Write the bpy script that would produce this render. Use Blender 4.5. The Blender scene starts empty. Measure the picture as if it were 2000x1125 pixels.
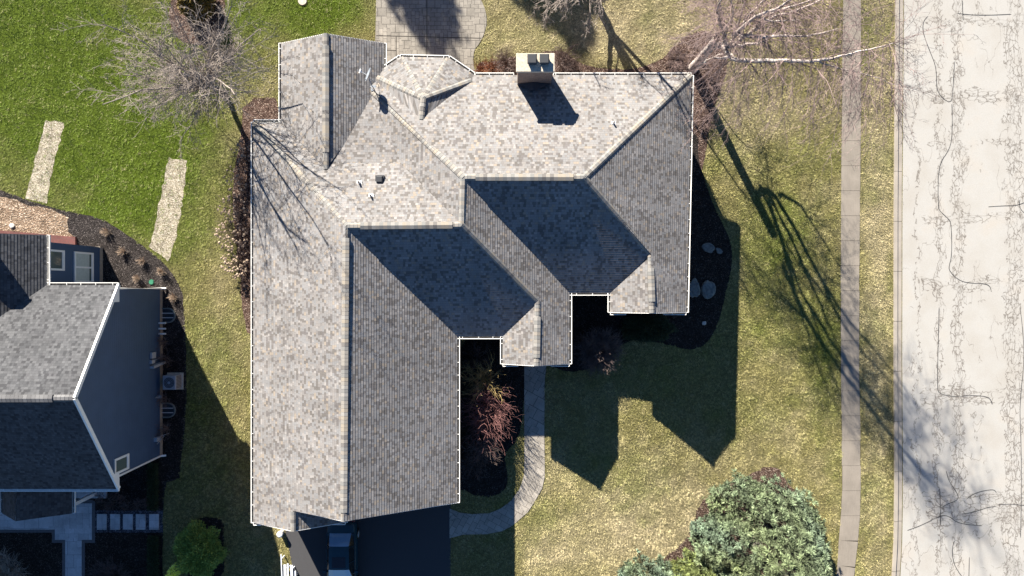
import bpy, bmesh, math, random
import numpy as np
from mathutils import Vector, noise
random.seed(7); RNG = np.random.default_rng(11)
SC = bpy.context.scene
COL = SC.collection
# ------------------------------------------------------------ camera, sky, sun, exposure
H = 42.0            # drone height above the lawn by the house
F = 1333.0          # focal length in photo pixels (photo 2000 wide)
cam = bpy.data.cameras.new('camera'); co = bpy.data.objects.new('camera', cam); COL.objects.link(co)
cam.sensor_width = 36; cam.lens = 36 * F / 2000; cam.clip_end = 600
co.location = (0, 0, H); co.rotation_euler = (0, 0, 0); SC.camera = co
KX, KY = 0.938, 1.875    # shadow run per metre of height (east, south on the picture)
EL = math.atan(1 / math.hypot(KX, KY)); AZ = math.atan2(-KX, KY)
w = bpy.data.worlds.new('World'); SC.world = w; w.use_nodes = True
nt = w.node_tree; sky = nt.nodes.new('ShaderNodeTexSky'); sky.sky_type = 'NISHITA'; sky.sun_disc = False
sky.sun_elevation = EL; sky.sun_rotation = AZ; sky.air_density = 1.0; sky.dust_density = 0.0; sky.ozone_density = 7.0
bg = nt.nodes['Background']; bg.inputs[1].default_value = 0.037
nt.links.new(sky.outputs[0], bg.inputs[0])
sl = bpy.data.lights.new('sun', 'SUN'); sl.energy = 5.0; sl.angle = math.radians(0.53); sl.color = (1.0, 0.925, 0.80)
so = bpy.data.objects.new('sun', sl); COL.objects.link(so)
so.rotation_euler = Vector((KX, -KY, -1)).to_track_quat('-Z', 'Y').to_euler()
SC.view_settings.view_transform = 'Standard'; SC.view_settings.look = 'None'; SC.view_settings.gamma = 1
SC.view_settings.exposure = 1.93
SC.cycles.max_bounces = 5; SC.cycles.diffuse_bounces = 3

# ------------------------------------------------------------ ground shape and measuring helpers
def sm(t): t = min(1, max(0, t)); return t * t * (3 - 2 * t)
def gz_exact(x): return -1.3 * sm((x - 5.7) / 12.0)
STEP = 0.5
def gz(x, y=0):
    k = math.floor(x / STEP); a = gz_exact(k * STEP); b = gz_exact((k + 1) * STEP)
    return a + (b - a) * (x / STEP - k)
def P(px, py, z=0.0):                      # point seen at photo pixel (px,py) when it lies at height z
    s = (H - z) / F
    return ((px - 1000) * s, -(py - 562.5) * s, z)
def G(px, py, dz=0.0):                     # the same, lying on the ground
    z = 0
    for _ in range(6): z = gz(P(px, py, z)[0])
    p = P(px, py, z); return (p[0], p[1], p[2] + dz)
def PX(x, y, z): s = (H - z) / F; return x / s + 1000, 562.5 - y / s

# ------------------------------------------------------------ mesh helpers
class MB:
    def __init__(s): s.v = []; s.f = []; s.uv = []; s.mi = []; s.col = []; s.c = (1, 1, 1); s.m = 0
    def face(s, pts, uv=None):
        n = len(s.v); s.v += [tuple(p) for p in pts]; s.f.append(tuple(range(n, n + len(pts))))
        s.uv.append(uv if uv else [(p[0], p[1]) for p in pts]); s.mi.append(s.m); s.col.append(s.c)
    def idx(s, verts, faces):
        n = len(s.v); s.v += [tuple(p) for p in verts]
        for f in faces:
            s.f.append(tuple(n + i for i in f)); s.uv.append([(verts[i][0], verts[i][1]) for i in f]); s.mi.append(s.m); s.col.append(s.c)
    def box(s, x0, x1, y0, y1, z0, z1, b=0.0):
        if b <= 0:
            V = [(x0,y0,z0),(x1,y0,z0),(x1,y1,z0),(x0,y1,z0),(x0,y0,z1),(x1,y0,z1),(x1,y1,z1),(x0,y1,z1)]
            s.idx(V, [(3,2,1,0),(4,5,6,7),(0,1,5,4),(1,2,6,5),(2,3,7,6),(3,0,4,7)])
        else:
            V = [(x0,y0,z0),(x1,y0,z0),(x1,y1,z0),(x0,y1,z0),(x0,y0,z1-b),(x1,y0,z1-b),(x1,y1,z1-b),(x0,y1,z1-b),
                 (x0+b,y0+b,z1),(x1-b,y0+b,z1),(x1-b,y1-b,z1),(x0+b,y1-b,z1)]
            s.idx(V, [(3,2,1,0),(8,9,10,11),(0,1,5,4),(1,2,6,5),(2,3,7,6),(3,0,4,7),(4,5,9,8),(5,6,10,9),(6,7,11,10),(7,4,8,11)])
    def bar(s, a, b, wd, ht, up=(0,0,1)):      # box beam from a to b
        a = Vector(a); b = Vector(b); d = (b - a).normalized(); u = Vector(up)
        sd = d.cross(u)
        if sd.length < 1e-4: sd = Vector((1,0,0))
        sd.normalize(); u = sd.cross(d).normalized()
        V = []
        for p in (a, b):
            for i, j in ((-1,-1),(1,-1),(1,1),(-1,1)): V.append(p + sd * (i * wd / 2) + u * (j * ht / 2))
        s.idx(V, [(0,1,2,3),(7,6,5,4),(0,4,5,1),(1,5,6,2),(2,6,7,3),(3,7,4,0)])
    def tube(s, pts, rad, n=6, cap=False):
        pts = [Vector(p) for p in pts]; V = []; N = len(pts)
        d0 = (pts[1] - pts[0]).normalized()
        ref = Vector((0,0,1)) if abs(d0.z) < 0.8 else Vector((1,0,0))
        for i, p in enumerate(pts):
            d = (pts[min(i+1,N-1)] - pts[max(i-1,0)]).normalized()
            a = d.cross(ref)
            if a.length < 1e-3: a = d.cross(Vector((0.3,1,0.2)))
            a.normalize(); b = d.cross(a); r = rad[i] if isinstance(rad, (list, tuple)) else rad
            for k in range(n):
                t = 2 * math.pi * k / n; V.append(p + a * (r * math.cos(t)) + b * (r * math.sin(t)))
        Fc = []
        for i in range(N - 1):
            for k in range(n):
                Fc.append((i*n+k, i*n+(k+1)%n, (i+1)*n+(k+1)%n, (i+1)*n+k))
        if cap: Fc.append(tuple(range(n))[::-1]); Fc.append(tuple((N-1)*n + k for k in range(n)))
        s.idx(V, Fc)
    def disc(s, c, r, n=20, rz=None):
        s.face([(c[0] + r*math.cos(2*math.pi*k/n), c[1] + (rz or r)*math.sin(2*math.pi*k/n), c[2]) for k in range(n)])
    def cyl(s, c, r, z0, z1, n=16, r1=None):
        s.tube([(c[0],c[1],z0),(c[0],c[1],z1)], [r, r1 if r1 is not None else r], n, True)

LOC = {}
def thing(name, label, cat, loc, group=None):
    o = bpy.data.objects.new(name, None); COL.objects.link(o); o.empty_display_size = 0.3
    o.location = loc; LOC[o] = Vector(loc); o['label'] = label; o['category'] = cat
    if group: o['group'] = group
    return o
def tag(o, label=None, cat=None, group=None, kind=None):
    if label: o['label'] = label
    if cat: o['category'] = cat
    if group: o['group'] = group
    if kind: o['kind'] = kind
    return o
def obj(name, mb, mats, parent=None, smooth=False, base=None, label=None):
    me = bpy.data.meshes.new(name)
    off = LOC[parent] if parent is not None else (Vector(base) if base else Vector((0,0,0)))
    V = np.array(mb.v, dtype=np.float64) - np.array(off)
    me.from_pydata(V.tolist(), [], mb.f)
    if not isinstance(mats, (list, tuple)): mats = [mats]
    for m in mats: me.materials.append(m)
    ul = me.uv_layers.new(name='UVMap'); flat = [c for f in mb.uv for p in f for c in p]
    ul.data.foreach_set('uv', flat)
    me.polygons.foreach_set('material_index', mb.mi)
    if any(c != (1,1,1) for c in mb.col):
        ca = me.color_attributes.new('Col', 'FLOAT_COLOR', 'CORNER')
        cc = [x for f, c in zip(mb.f, mb.col) for _ in f for x in (c[0], c[1], c[2], 1.0)]
        ca.data.foreach_set('color', cc)
    if smooth: me.polygons.foreach_set('use_smooth', [True] * len(me.polygons))
    me.update()
    o = bpy.data.objects.new(name, me); COL.objects.link(o)
    if parent is not None: o.parent = parent
    else: o.location = off
    LOC[o] = off
    if label: o['label'] = label
    return o
def npmesh(name, V, T, C=None, mat=None, base=(0,0,0)):      # big triangle meshes straight from numpy
    me = bpy.data.meshes.new(name); n = len(V); m = len(T)
    me.vertices.add(n); me.vertices.foreach_set('co', (V - np.array(base)).astype(np.float32).ravel())
    k = T.shape[1]; me.loops.add(m * k); me.loops.foreach_set('vertex_index', T.astype(np.int32).ravel())
    me.polygons.add(m); me.polygons.foreach_set('loop_start', np.arange(0, m*k, k, dtype=np.int32))
    me.update(calc_edges=True)
    if C is not None:
        ca = me.color_attributes.new('Col', 'FLOAT_COLOR', 'POINT')
        ca.data.foreach_set('color', np.hstack([C, np.ones((n,1))]).astype(np.float32).ravel())
    if mat: me.materials.append(mat)
    o = bpy.data.objects.new(name, me); COL.objects.link(o); o.location = base; return o

# ------------------------------------------------------------ material helpers
def mat(name, rough=0.8, spec=0.3, metal=0.0):
    m = bpy.data.materials.new(name); m.use_nodes = True; t = m.node_tree; b = t.nodes['Principled BSDF']
    b.inputs['Roughness'].default_value = rough; b.inputs['Specular IOR Level'].default_value = spec; b.inputs['Metallic'].default_value = metal
    return m, t, b
class NT:
    def __init__(s, t): s.t = t
    def n(s, typ, ins=None, **kw):
        nd = s.t.nodes.new(typ)
        for k, v in kw.items(): setattr(nd, k, v)
        for k, v in (ins or {}).items():
            if isinstance(v, bpy.types.NodeSocket): s.t.links.new(v, nd.inputs[k])
            else: nd.inputs[k].default_value = v
        return nd
    def math(s, op, a, b=None, c=None, clamp=False):
        d = {0: a}
        if b is not None: d[1] = b
        if c is not None: d[2] = c
        nd = s.n('ShaderNodeMath', d, operation=op); nd.use_clamp = clamp; return nd.outputs[0]
    def ramp(s, f, stops, interp='LINEAR'):
        nd = s.n('ShaderNodeValToRGB', {0: f}); cr = nd.color_ramp; cr.interpolation = interp
        while len(cr.elements) < len(stops): cr.elements.new(0.5)
        for e, (p, c) in zip(cr.elements, stops): e.position = p; e.color = (c[0], c[1], c[2], 1) if isinstance(c, (tuple, list)) else (c, c, c, 1)
        return nd.outputs[0]
    def mix(s, f, a, b, mode='MIX'):
        nd = s.n('ShaderNodeMix', data_type='RGBA', blend_type=mode)
        for k, v in ((0, f), (6, a), (7, b)):
            if isinstance(v, bpy.types.NodeSocket): s.t.links.new(v, nd.inputs[k])
            elif isinstance(v, (tuple, list)): nd.inputs[k].default_value = (v[0], v[1], v[2], 1)
            else: nd.inputs[k].default_value = v
        return nd.outputs[2]
    def noise(s, vec, scale, detail=3, rough=0.55):
        d = {'Scale': scale, 'Detail': detail, 'Roughness': rough}
        if vec is not None: d['Vector'] = vec
        return s.n('ShaderNodeTexNoise', d).outputs[0]
    def pos(s): return s.n('ShaderNodeNewGeometry').outputs['Position']
    def bump(s, h, b, dist=0.02, strength=1.0):
        nd = s.n('ShaderNodeBump', {'Height': h, 'Distance': dist, 'Strength': strength}); s.t.links.new(nd.outputs[0], b.inputs['Normal'])
def simple(name, c, rough=0.8, spec=0.3, metal=0.0, var=0.15, scale=6.0, bump=0.0):
    m, t, b = mat(name, rough, spec, metal); N = NT(t)
    nz = N.noise(N.pos(), scale, 4)
    cc = N.ramp(nz, [(0.25, tuple(x*(1-var) for x in c)), (0.75, tuple(min(1, x*(1+var)) for x in c))])
    t.links.new(cc, b.inputs['Base Color'])
    if bump: N.bump(nz, b, bump)
    return m

def shingle_mat(name, stops, tabw=0.148, row=0.143):
    m, t, b = mat(name, 0.9, 0.2); N = NT(t)
    uv = N.n('ShaderNodeUVMap').outputs[0]; sp = N.n('ShaderNodeSeparateXYZ', {0: uv}); u, v = sp.outputs[0], sp.outputs[1]
    r = N.math('FLOOR', N.math('DIVIDE', v, row))
    wn = N.n('ShaderNodeTexWhiteNoise', {'W': r}, noise_dimensions='1D').outputs[0]
    uu = N.math('ADD', u, N.math('MULTIPLY', wn, 3.7))
    wob = N.n('ShaderNodeTexNoise', {'Vector': N.n('ShaderNodeCombineXYZ', {0: uu, 1: N.math('MULTIPLY', r, 7.31), 2: 0.0}).outputs[0], 'Scale': 2.4, 'Detail': 0.0}).outputs[0]
    cu = N.math('DIVIDE', N.math('ADD', uu, N.math('MULTIPLY', wob, 0.30)), tabw)
    c = N.math('FLOOR', cu)
    w2 = N.n('ShaderNodeTexWhiteNoise', {'Vector': N.n('ShaderNodeCombineXYZ', {0: c, 1: r, 2: 0.0}).outputs[0]}, noise_dimensions='2D')
    colr = N.ramp(w2.outputs[0], stops, 'CONSTANT')
    big = N.noise(N.pos(), 0.55, 3)
    colr = N.mix(1.0, colr, N.ramp(big, [(0.3, 0.87), (0.7, 1.09)]), 'MULTIPLY')
    st_ = N.n('ShaderNodeMapping', {'Vector': uv}); st_.inputs['Scale'].default_value = (1.6, .22, 1)
    colr = N.mix(1.0, colr, N.ramp(N.noise(st_.outputs[0], 1.0, 4), [(.3, .86), (.7, 1.08)]), 'MULTIPLY')
    fine = N.noise(N.pos(), 45, 2)
    colr = N.mix(1.0, colr, N.ramp(fine, [(0.3, 0.86), (0.7, 1.12)]), 'MULTIPLY')
    fr = N.math('FRACT', cu)
    edge = N.ramp(fr, [(0.0, 0.62), (0.09, 1.0)])
    lap_shade = N.ramp(N.math('FRACT', N.math('DIVIDE', v, row)), [(0.0, 0.55), (0.13, 1.0)])  # butt shadow line of each course, painted into the colour
    colr = N.mix(1.0, colr, N.mix(1.0, edge, lap_shade, 'MULTIPLY'), 'MULTIPLY')
    t.links.new(colr, b.inputs['Base Color'])
    N.bump(N.math('ADD', N.math('MULTIPLY', w2.outputs[0], 0.7), N.math('MULTIPLY', fine, 0.3)), b, 0.006)
    return m
M_SH = shingle_mat('shingle_weathered', [(0.0,(0.187,0.176,0.172)),(.14,(.130,.120,.114)),(.28,(0.206,0.200,0.200)),(.48,(0.215,0.202,0.196)),(.64,(0.140,0.130,0.129)),
                                        (.74,(0.246,0.212,0.179)),(.80,(0.202,0.200,0.204)),(.93,(0.259,0.245,0.238))])
M_SHN = shingle_mat('shingle_slate_grey', [(0.0,(0.068,0.070,0.076)),(.2,(0.044,0.045,0.050)),(.35,(0.080,0.082,0.089)),(.6,(0.059,0.061,0.067)),(.78,(0.092,0.094,0.101)),(.92,(0.074,0.075,0.082))])
def cap_mat(name, stops):
    m, t, b = mat(name, 0.9, 0.2); N = NT(t)
    sp = N.n('ShaderNodeSeparateXYZ', {0: N.n('ShaderNodeUVMap').outputs[0]})
    vv = N.math('DIVIDE', sp.outputs[1], 0.20); r = N.math('FLOOR', vv)
    wn = N.n('ShaderNodeTexWhiteNoise', {'W': r}, noise_dimensions='1D').outputs[0]
    c = N.ramp(wn, stops, 'CONSTANT')
    c = N.mix(1.0, c, N.ramp(N.math('FRACT', vv), [(0, .6), (.16, 1)]), 'MULTIPLY')
    c = N.mix(1.0, c, N.ramp(N.noise(N.pos(), 30, 3), [(.3, .88), (.7, 1.1)]), 'MULTIPLY')
    t.links.new(c, b.inputs['Base Color']); return m
M_CAP = cap_mat('shingle_ridge_cap', [(0,(.225,.210,.190)),(.25,(.25,.222,.184)),(.42,(.18,.178,.172)),(.6,(.245,.236,.222)),(.82,(.14,.132,.126)),(.9,(.23,.208,.182))])
M_CAPN = cap_mat('shingle_ridge_cap_grey', [(0,(.12,.12,.125)),(.4,(.10,.10,.105)),(.7,(.14,.14,.145))])
M_WHITE = simple('white_painted_aluminium', (.78,.77,.74), 0.45, 0.4, var=.04)
M_GUTIN = simple('gutter_floor_dark', (.10,.095,.09), 0.9, 0.2, var=.3)  # mottled dark grey for the trough floor
M_DARK = simple('dark_metal', (.035,.037,.042), 0.5, 0.5, var=.1)
M_PVC = simple('white_pvc', (.75,.74,.72), 0.4, 0.4, var=.03)
M_NAVY = None
def siding_mat(name, c):
    m, t, b = mat(name, 0.6, 0.3); N = NT(t)
    z = N.n('ShaderNodeSeparateXYZ', {0: N.pos()}).outputs[2]
    fr = N.math('FRACT', N.math('DIVIDE', z, 0.18))
    k = N.ramp(fr, [(0, .72), (.1, 1), (.9, 1.03)])
    nz = N.noise(N.pos(), 1.2, 3)
    cc = N.ramp(nz, [(.3, tuple(x*.93 for x in c)), (.7, tuple(x*1.07 for x in c))])
    t.links.new(N.mix(1.0, cc, k, 'MULTIPLY'), b.inputs['Base Color']); N.bump(fr, b, 0.012); return m
M_NAVY = siding_mat('navy_lap_siding', (.052,.092,.165))
def brick_mat(name, c1, c2, mortar, sc=1.0):
    m, t, b = mat(name, 0.9, 0.2); N = NT(t)
    p = N.pos(); sp = N.n('ShaderNodeSeparateXYZ', {0: p})
    v = N.n('ShaderNodeCombineXYZ', {0: N.math('ADD', sp.outputs[0], sp.outputs[1]), 1: sp.outputs[2], 2: 0.0}).outputs[0]
    br = N.n('ShaderNodeTexBrick', {'Vector': v, 'Color1': (*c1,1), 'Color2': (*c2,1), 'Mortar': (*mortar,1), 'Scale': 1.0/sc, 'Mortar Size': .008, 'Brick Width': .21, 'Row Height': .075})
    t.links.new(N.mix(1.0, br.outputs[0], N.ramp(N.noise(p, 9, 4), [(.3,.8),(.7,1.15)]), 'MULTIPLY'), b.inputs['Base Color'])
    N.bump(br.outputs[1], b, -0.006); return m
M_BRICK = brick_mat('tan_brick', (.30,.21,.16), (.22,.15,.12), (.30,.28,.25))
M_CONC = simple('concrete_cap', (.46,.41,.33), 0.9, 0.2, var=.3, scale=9, bump=.004)
M_BEIGE = simple('beige_foundation', (.33,.28,.22), 0.9, 0.2, var=.15)

# ground materials
def ground_mat():
    m, t, b = mat('lawn_soil', 1.0, 0.1); N = NT(t)
    at = N.n('ShaderNodeAttribute', attribute_name='Col').outputs[0]; p = N.pos()
    n1 = N.noise(p, 9.0, 5, .65); n2 = N.noise(p, 1.4, 4)
    c = N.mix(1.0, at, N.ramp(n1, [(.25,.45),(.5,.9),(.8,1.5)]), 'MULTIPLY')
    c = N.mix(1.0, c, N.ramp(n2, [(.3,.82),(.7,1.15)]), 'MULTIPLY')
    t.links.new(c, b.inputs['Base Color']); N.bump(n1, b, 0.06); return m
M_LAWN = ground_mat()
def blade_mat():
    m, t, b = mat('grass_blade', 0.75, 0.25); N = NT(t)
    at = N.n('ShaderNodeAttribute', attribute_name='Col').outputs[0]
    t.links.new(at, b.inputs['Base Color'])
    return m
M_BLADE = blade_mat()
def mulch_mat(name, stops, sc=26, bump=.05):
    m, t, b = mat(name, 1.0, 0.1); N = NT(t); p = N.pos()
    vo = N.n('ShaderNodeTexVoronoi', {'Vector': p, 'Scale': sc, 'Randomness': 1.0})
    g = N.n('ShaderNodeSeparateColor', {0: vo.outputs['Color']}).outputs[0]
    c = N.ramp(g, stops, 'LINEAR'); c = N.mix(1.0, c, N.ramp(N.noise(p, 2.2, 4), [(.3,.7),(.7,1.3)]), 'MULTIPLY')
    t.links.new(c, b.inputs['Base Color']); N.bump(N.math('ADD', vo.outputs['Distance'], N.noise(p, 12, 4)), b, bump); return m
M_MULCH = mulch_mat('dark_mulch', [(0,(.010,.009,.009)),(.7,(.024,.020,.019)),(.93,(.06,.048,.04)),(1,(.13,.11,.10))])
M_MULCHB = mulch_mat('grey_brown_mulch', [(0,(.014,.012,.011)),(.6,(.038,.032,.031)),(.9,(.075,.064,.06)),(1,(.17,.15,.14))])
M_MULCHR = mulch_mat('red_brown_leaf_litter', [(0,(.03,.018,.014)),(.55,(.085,.055,.045)),(.85,(.16,.11,.09)),(1,(.3,.24,.2))], 20)
M_DIRT = mulch_mat('tan_soil', [(0,(.13,.09,.06)),(.6,(.24,.17,.12)),(.9,(.34,.26,.19)),(1,(.5,.42,.34))], 14)
M_STRAW = mulch_mat('straw_matting', [(0,(.10,.085,.05)),(.4,(.33,.285,.21)),(.8,(.50,.45,.36)),(1,(.68,.63,.54))], 30)
M_GRAVEL = mulch_mat('blue_grey_gravel', [(0,(.02,.022,.03)),(.6,(.06,.065,.085)),(1,(.2,.2,.23))], 22)
def stamped(name, c, scale, jc, jw=.006, rot=0.0):
    m, t, b = mat(name, 0.8, 0.3); N = NT(t); p = N.pos()
    mp = N.n('ShaderNodeMapping', {'Vector': p}); mp.inputs['Rotation'].default_value = (0,0,rot)
    sp = N.n('ShaderNodeSeparateXYZ', {0: mp.outputs[0]})
    # ashlar look: stretches of large and of small stones, chosen per coarse cell
    cell = N.n('ShaderNodeTexVoronoi', {'Vector': mp.outputs[0], 'Scale': 0.9/scale, 'Randomness': .8}, distance='CHEBYCHEV')
    sel = N.math('GREATER_THAN', N.n('ShaderNodeSeparateColor', {0: cell.outputs['Color']}).outputs[0], .5)
    sw = N.n('ShaderNodeCombineXYZ', {0: sp.outputs[1], 1: sp.outputs[0], 2: 0.0}).outputs[0]
    wb = N.n('ShaderNodeMapping', {'Vector': mp.outputs[0]}); wb.inputs['Scale'].default_value = (.62,.62,1); wb.inputs['Location'].default_value = (.21,.17,0)
    def br(wd, ht, off, vec=None):
        return N.n('ShaderNodeTexBrick', {'Vector': vec or mp.outputs[0], 'Scale': 1.0/scale, 'Brick Width': wd, 'Row Height': ht, 'Mortar Size': jw/scale, 'Mortar Smooth': .2,
            'Color1': (c[0]*.86,c[1]*.86,c[2]*.86,1), 'Color2': (c[0]*1.14,c[1]*1.14,c[2]*1.14,1), 'Mortar': (*jc,1)}, offset=off)
    a = br(.62, .42, .37); d = br(.66, .40, .5, sw); e_ = br(.55, .5, .43, wb.outputs[0])
    sel2 = N.math('GREATER_THAN', N.n('ShaderNodeSeparateColor', {0: cell.outputs['Color']}).outputs[1], .6)
    col = N.mix(sel2, N.mix(sel, a.outputs[0], d.outputs[0]), e_.outputs[0])
    col = N.mix(1.0, col, N.ramp(N.noise(p, 1.1, 4), [(.3,.82),(.7,1.18)]), 'MULTIPLY')
    col = N.mix(1.0, col, N.ramp(N.noise(p, 14, 4), [(.3,.88),(.7,1.1)]), 'MULTIPLY')
    t.links.new(col, b.inputs['Base Color']); return m
M_PATIO = stamped('stamped_concrete', (.215,.197,.172), .62, (.075,.068,.06), .012)
M_WALK = stamped('stamped_walk', (.285,.26,.228), .85, (.08,.07,.062), .011, .5)
M_PAVER = stamped('pale_stone_paver', (.42,.42,.43), 1.0, (.20,.20,.21), .008)
M_PAVEB = simple('dark_paver_border', (.105,.10,.105), .85, .2, var=.15, scale=8)
M_ASPH = simple('asphalt_drive', (.052,.052,.056), .9, .25, var=.12, scale=30)
def concrete_mat(name, c):
    m, t, b = mat(name, .85, .25); N = NT(t); p = N.pos()
    col = N.ramp(N.noise(p, .9, 5), [(.3, tuple(x*.86 for x in c)), (.7, tuple(x*1.12 for x in c))])
    mp = N.n('ShaderNodeMapping', {'Vector': p}); mp.inputs['Scale'].default_value = (30, 2.0, 1)
    col = N.mix(1.0, col, N.ramp(N.noise(mp.outputs[0], 1.0, 3), [(.3,.93),(.7,1.06)]), 'MULTIPLY')
    col = N.mix(1.0, col, N.ramp(N.noise(p, 40, 2), [(.3,.9),(.7,1.08)]), 'MULTIPLY')
    t.links.new(col, b.inputs['Base Color']); return m
M_SIDE = concrete_mat('sidewalk_concrete', (.215,.190,.162))
M_CURB = concrete_mat('curb_concrete', (.295,.265,.23))
def road_mat():
    m, t, b = mat('worn_road_surface', .9, .2); N = NT(t); p = N.pos()
    c = N.ramp(N.noise(p, .45, 4), [(.3,(.325,.308,.283)),(.55,(.35,.340,.322)),(.75,(.355,.33,.298))])
    c = N.mix(1.0, c, N.ramp(N.noise(p, 28, 3), [(.3,.9),(.7,1.07)]), 'MULTIPLY')
    dn = N.n('ShaderNodeTexNoise', {'Vector': p, 'Scale': .55, 'Detail': 4.0, 'Roughness': .6}).outputs['Color']
    dv = N.n('ShaderNodeVectorMath', {0: dn, 1: (.5,.5,.5)}, operation='SUBTRACT').outputs[0]
    dv = N.n('ShaderNodeVectorMath', {0: dv, 'Scale': 2.0}, operation='SCALE').outputs[0]
    pd = N.n('ShaderNodeVectorMath', {0: p, 1: dv}, operation='ADD').outputs[0]
    sp = N.n('ShaderNodeSeparateXYZ', {0: pd}); X, Y = sp.outputs[0], sp.outputs[1]
    def band(v, x0, wd): return N.math('SUBTRACT', 1.0, N.math('DIVIDE', N.math('ABSOLUTE', N.math('SUBTRACT', v, x0)), wd), clamp=True)
    mask = None; maskh = None
    for x0, wd in [(25.7,.10),(27.1,.22),(28.3,.40),(31.8,.60)]:
        q = band(X, x0, wd); mask = q if mask is None else N.math('MAXIMUM', mask, q)
    maskv = mask
    for y0, wd in [(17,.22),(12.2,.4),(9.2,.2),(4.4,.35),(.2,.4),(-6.8,.6),(-14,1.1)]:
        q = N.math('MULTIPLY', band(Y, y0, wd), N.math('GREATER_THAN', X, 26.2)); maskh = q if maskh is None else N.math('MAXIMUM', maskh, q)
    mask = N.math('MAXIMUM', maskv, maskh)
    fine = N.n('ShaderNodeVectorMath', {0: N.n('ShaderNodeVectorMath', {0: N.n('ShaderNodeTexNoise', {'Vector': p, 'Scale': 3.0, 'Detail': 3.0}).outputs['Color'], 1: (.5,.5,.5)}, operation='SUBTRACT').outputs[0], 'Scale': .5}, operation='SCALE').outputs[0]
    pf = N.n('ShaderNodeVectorMath', {0: p, 1: fine}, operation='ADD').outputs[0]
    def cracks(sc, wdt, ax, ay):
        mp = N.n('ShaderNodeMapping', {'Vector': pf}); mp.inputs['Scale'].default_value = (ax, ay, 0)
        vo = N.n('ShaderNodeTexVoronoi', {'Vector': mp.outputs[0], 'Scale': sc, 'Randomness': 1.0}, feature='DISTANCE_TO_EDGE', voronoi_dimensions='2D')
        return N.ramp(vo.outputs[0], [(0, 1.0), (wdt, 0.0)])
    def wander(sc, wd, ax, ay, off):       # long meandering cracks: contour lines of a noise
        mp = N.n('ShaderNodeMapping', {'Vector': p}); mp.inputs['Scale'].default_value = (ax, ay, 1); mp.inputs['Location'].default_value = (off, off, 0)
        nz = N.n('ShaderNodeTexNoise', {'Vector': mp.outputs[0], 'Scale': sc, 'Detail': 5.0, 'Roughness': .5}).outputs[0]
        d = N.math('ABSOLUTE', N.math('SUBTRACT', nz, .5)); return N.ramp(d, [(0, 1.0), (wd, 0.0)])
    patchy = N.ramp(N.noise(p, 1.1, 3), [(.38,.1),(.52,1.0)])
    mv = N.math('GREATER_THAN', maskv, .05); mh = N.math('GREATER_THAN', maskh, .05)
    ck = N.math('MAXIMUM', N.math('MULTIPLY', cracks(2.3, .09, 1.5, .75), mv), N.math('MULTIPLY', cracks(2.2, .09, .75, 1.5), mh))
    ck = N.math('MULTIPLY', ck, patchy)
    soft = N.ramp(mask, [(0,.0),(.10,.9)])
    wv = N.math('MULTIPLY', N.math('MAXIMUM', wander(.9, .011, 1.5, .45, 3.0), wander(1.6, .014, 1.6, .4, 9.0)), N.ramp(maskv, [(0,0),(.1,.9)]))
    wh = N.math('MULTIPLY', wander(1.2, .012, .45, 1.5, 5.0), N.ramp(maskh, [(0,0),(.1,.9)]))
    lone = N.math('MULTIPLY', wander(.45, .0045, 1.3, .6, 1.0), N.ramp(N.noise(p, .5, 2), [(.44,0.0),(.5,.8)]))
    k = N.math('MAXIMUM', N.math('MAXIMUM', ck, lone), N.math('MAXIMUM', wv, wh))
    worn = N.math('MULTIPLY', N.math('GREATER_THAN', mask, .5), N.math('GREATER_THAN', N.noise(p, 1.9, 5, .7), .62))
    c = N.mix(N.math('MULTIPLY', worn, .55), c, (.20,.185,.17))
    c = N.mix(N.math('MULTIPLY', k, .92), c, (.095,.08,.068))
    t.links.new(c, b.inputs['Base Color']); return m
M_ROAD = road_mat()
M_TAR = simple('crack_sealant', (.045,.045,.048), .7, .3, var=.1)
M_JOINT = simple('joint_dark', (.05,.045,.04), .9, .1, var=.1)  # plain dark colour of the slab and patio joints

# ------------------------------------------------------------ sheets laid on the ground
def chaikin(pts, n=2, closed=True):
    for _ in range(n):
        q = []; L = len(pts); rng = range(L) if closed else range(L - 1)
        if not closed: q.append(pts[0])
        for i in rng:
            a = pts[i]; b = pts[(i+1) % L]
            q.append((a[0]*.75+b[0]*.25, a[1]*.75+b[1]*.25)); q.append((a[0]*.25+b[0]*.75, a[1]*.25+b[1]*.75))
        if not closed: q.append(pts[-1])
        pts = q
    return pts
def rough_edge(pts, amp, seg=0.25):
    out = []; L = len(pts)
    for i in range(L):
        a = pts[i]; b = pts[(i+1) % L]; d = math.hypot(b[0]-a[0], b[1]-a[1]); n = max(1, int(d/seg))
        for k in range(n):
            t = k/n; x = a[0]+(b[0]-a[0])*t; y = a[1]+(b[1]-a[1])*t
            out.append((x + amp*noise.noise((x*3,y*3,1.3)), y + amp*noise.noise((x*3,y*3,7.7))))
    return out
POLYS = {}
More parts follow.
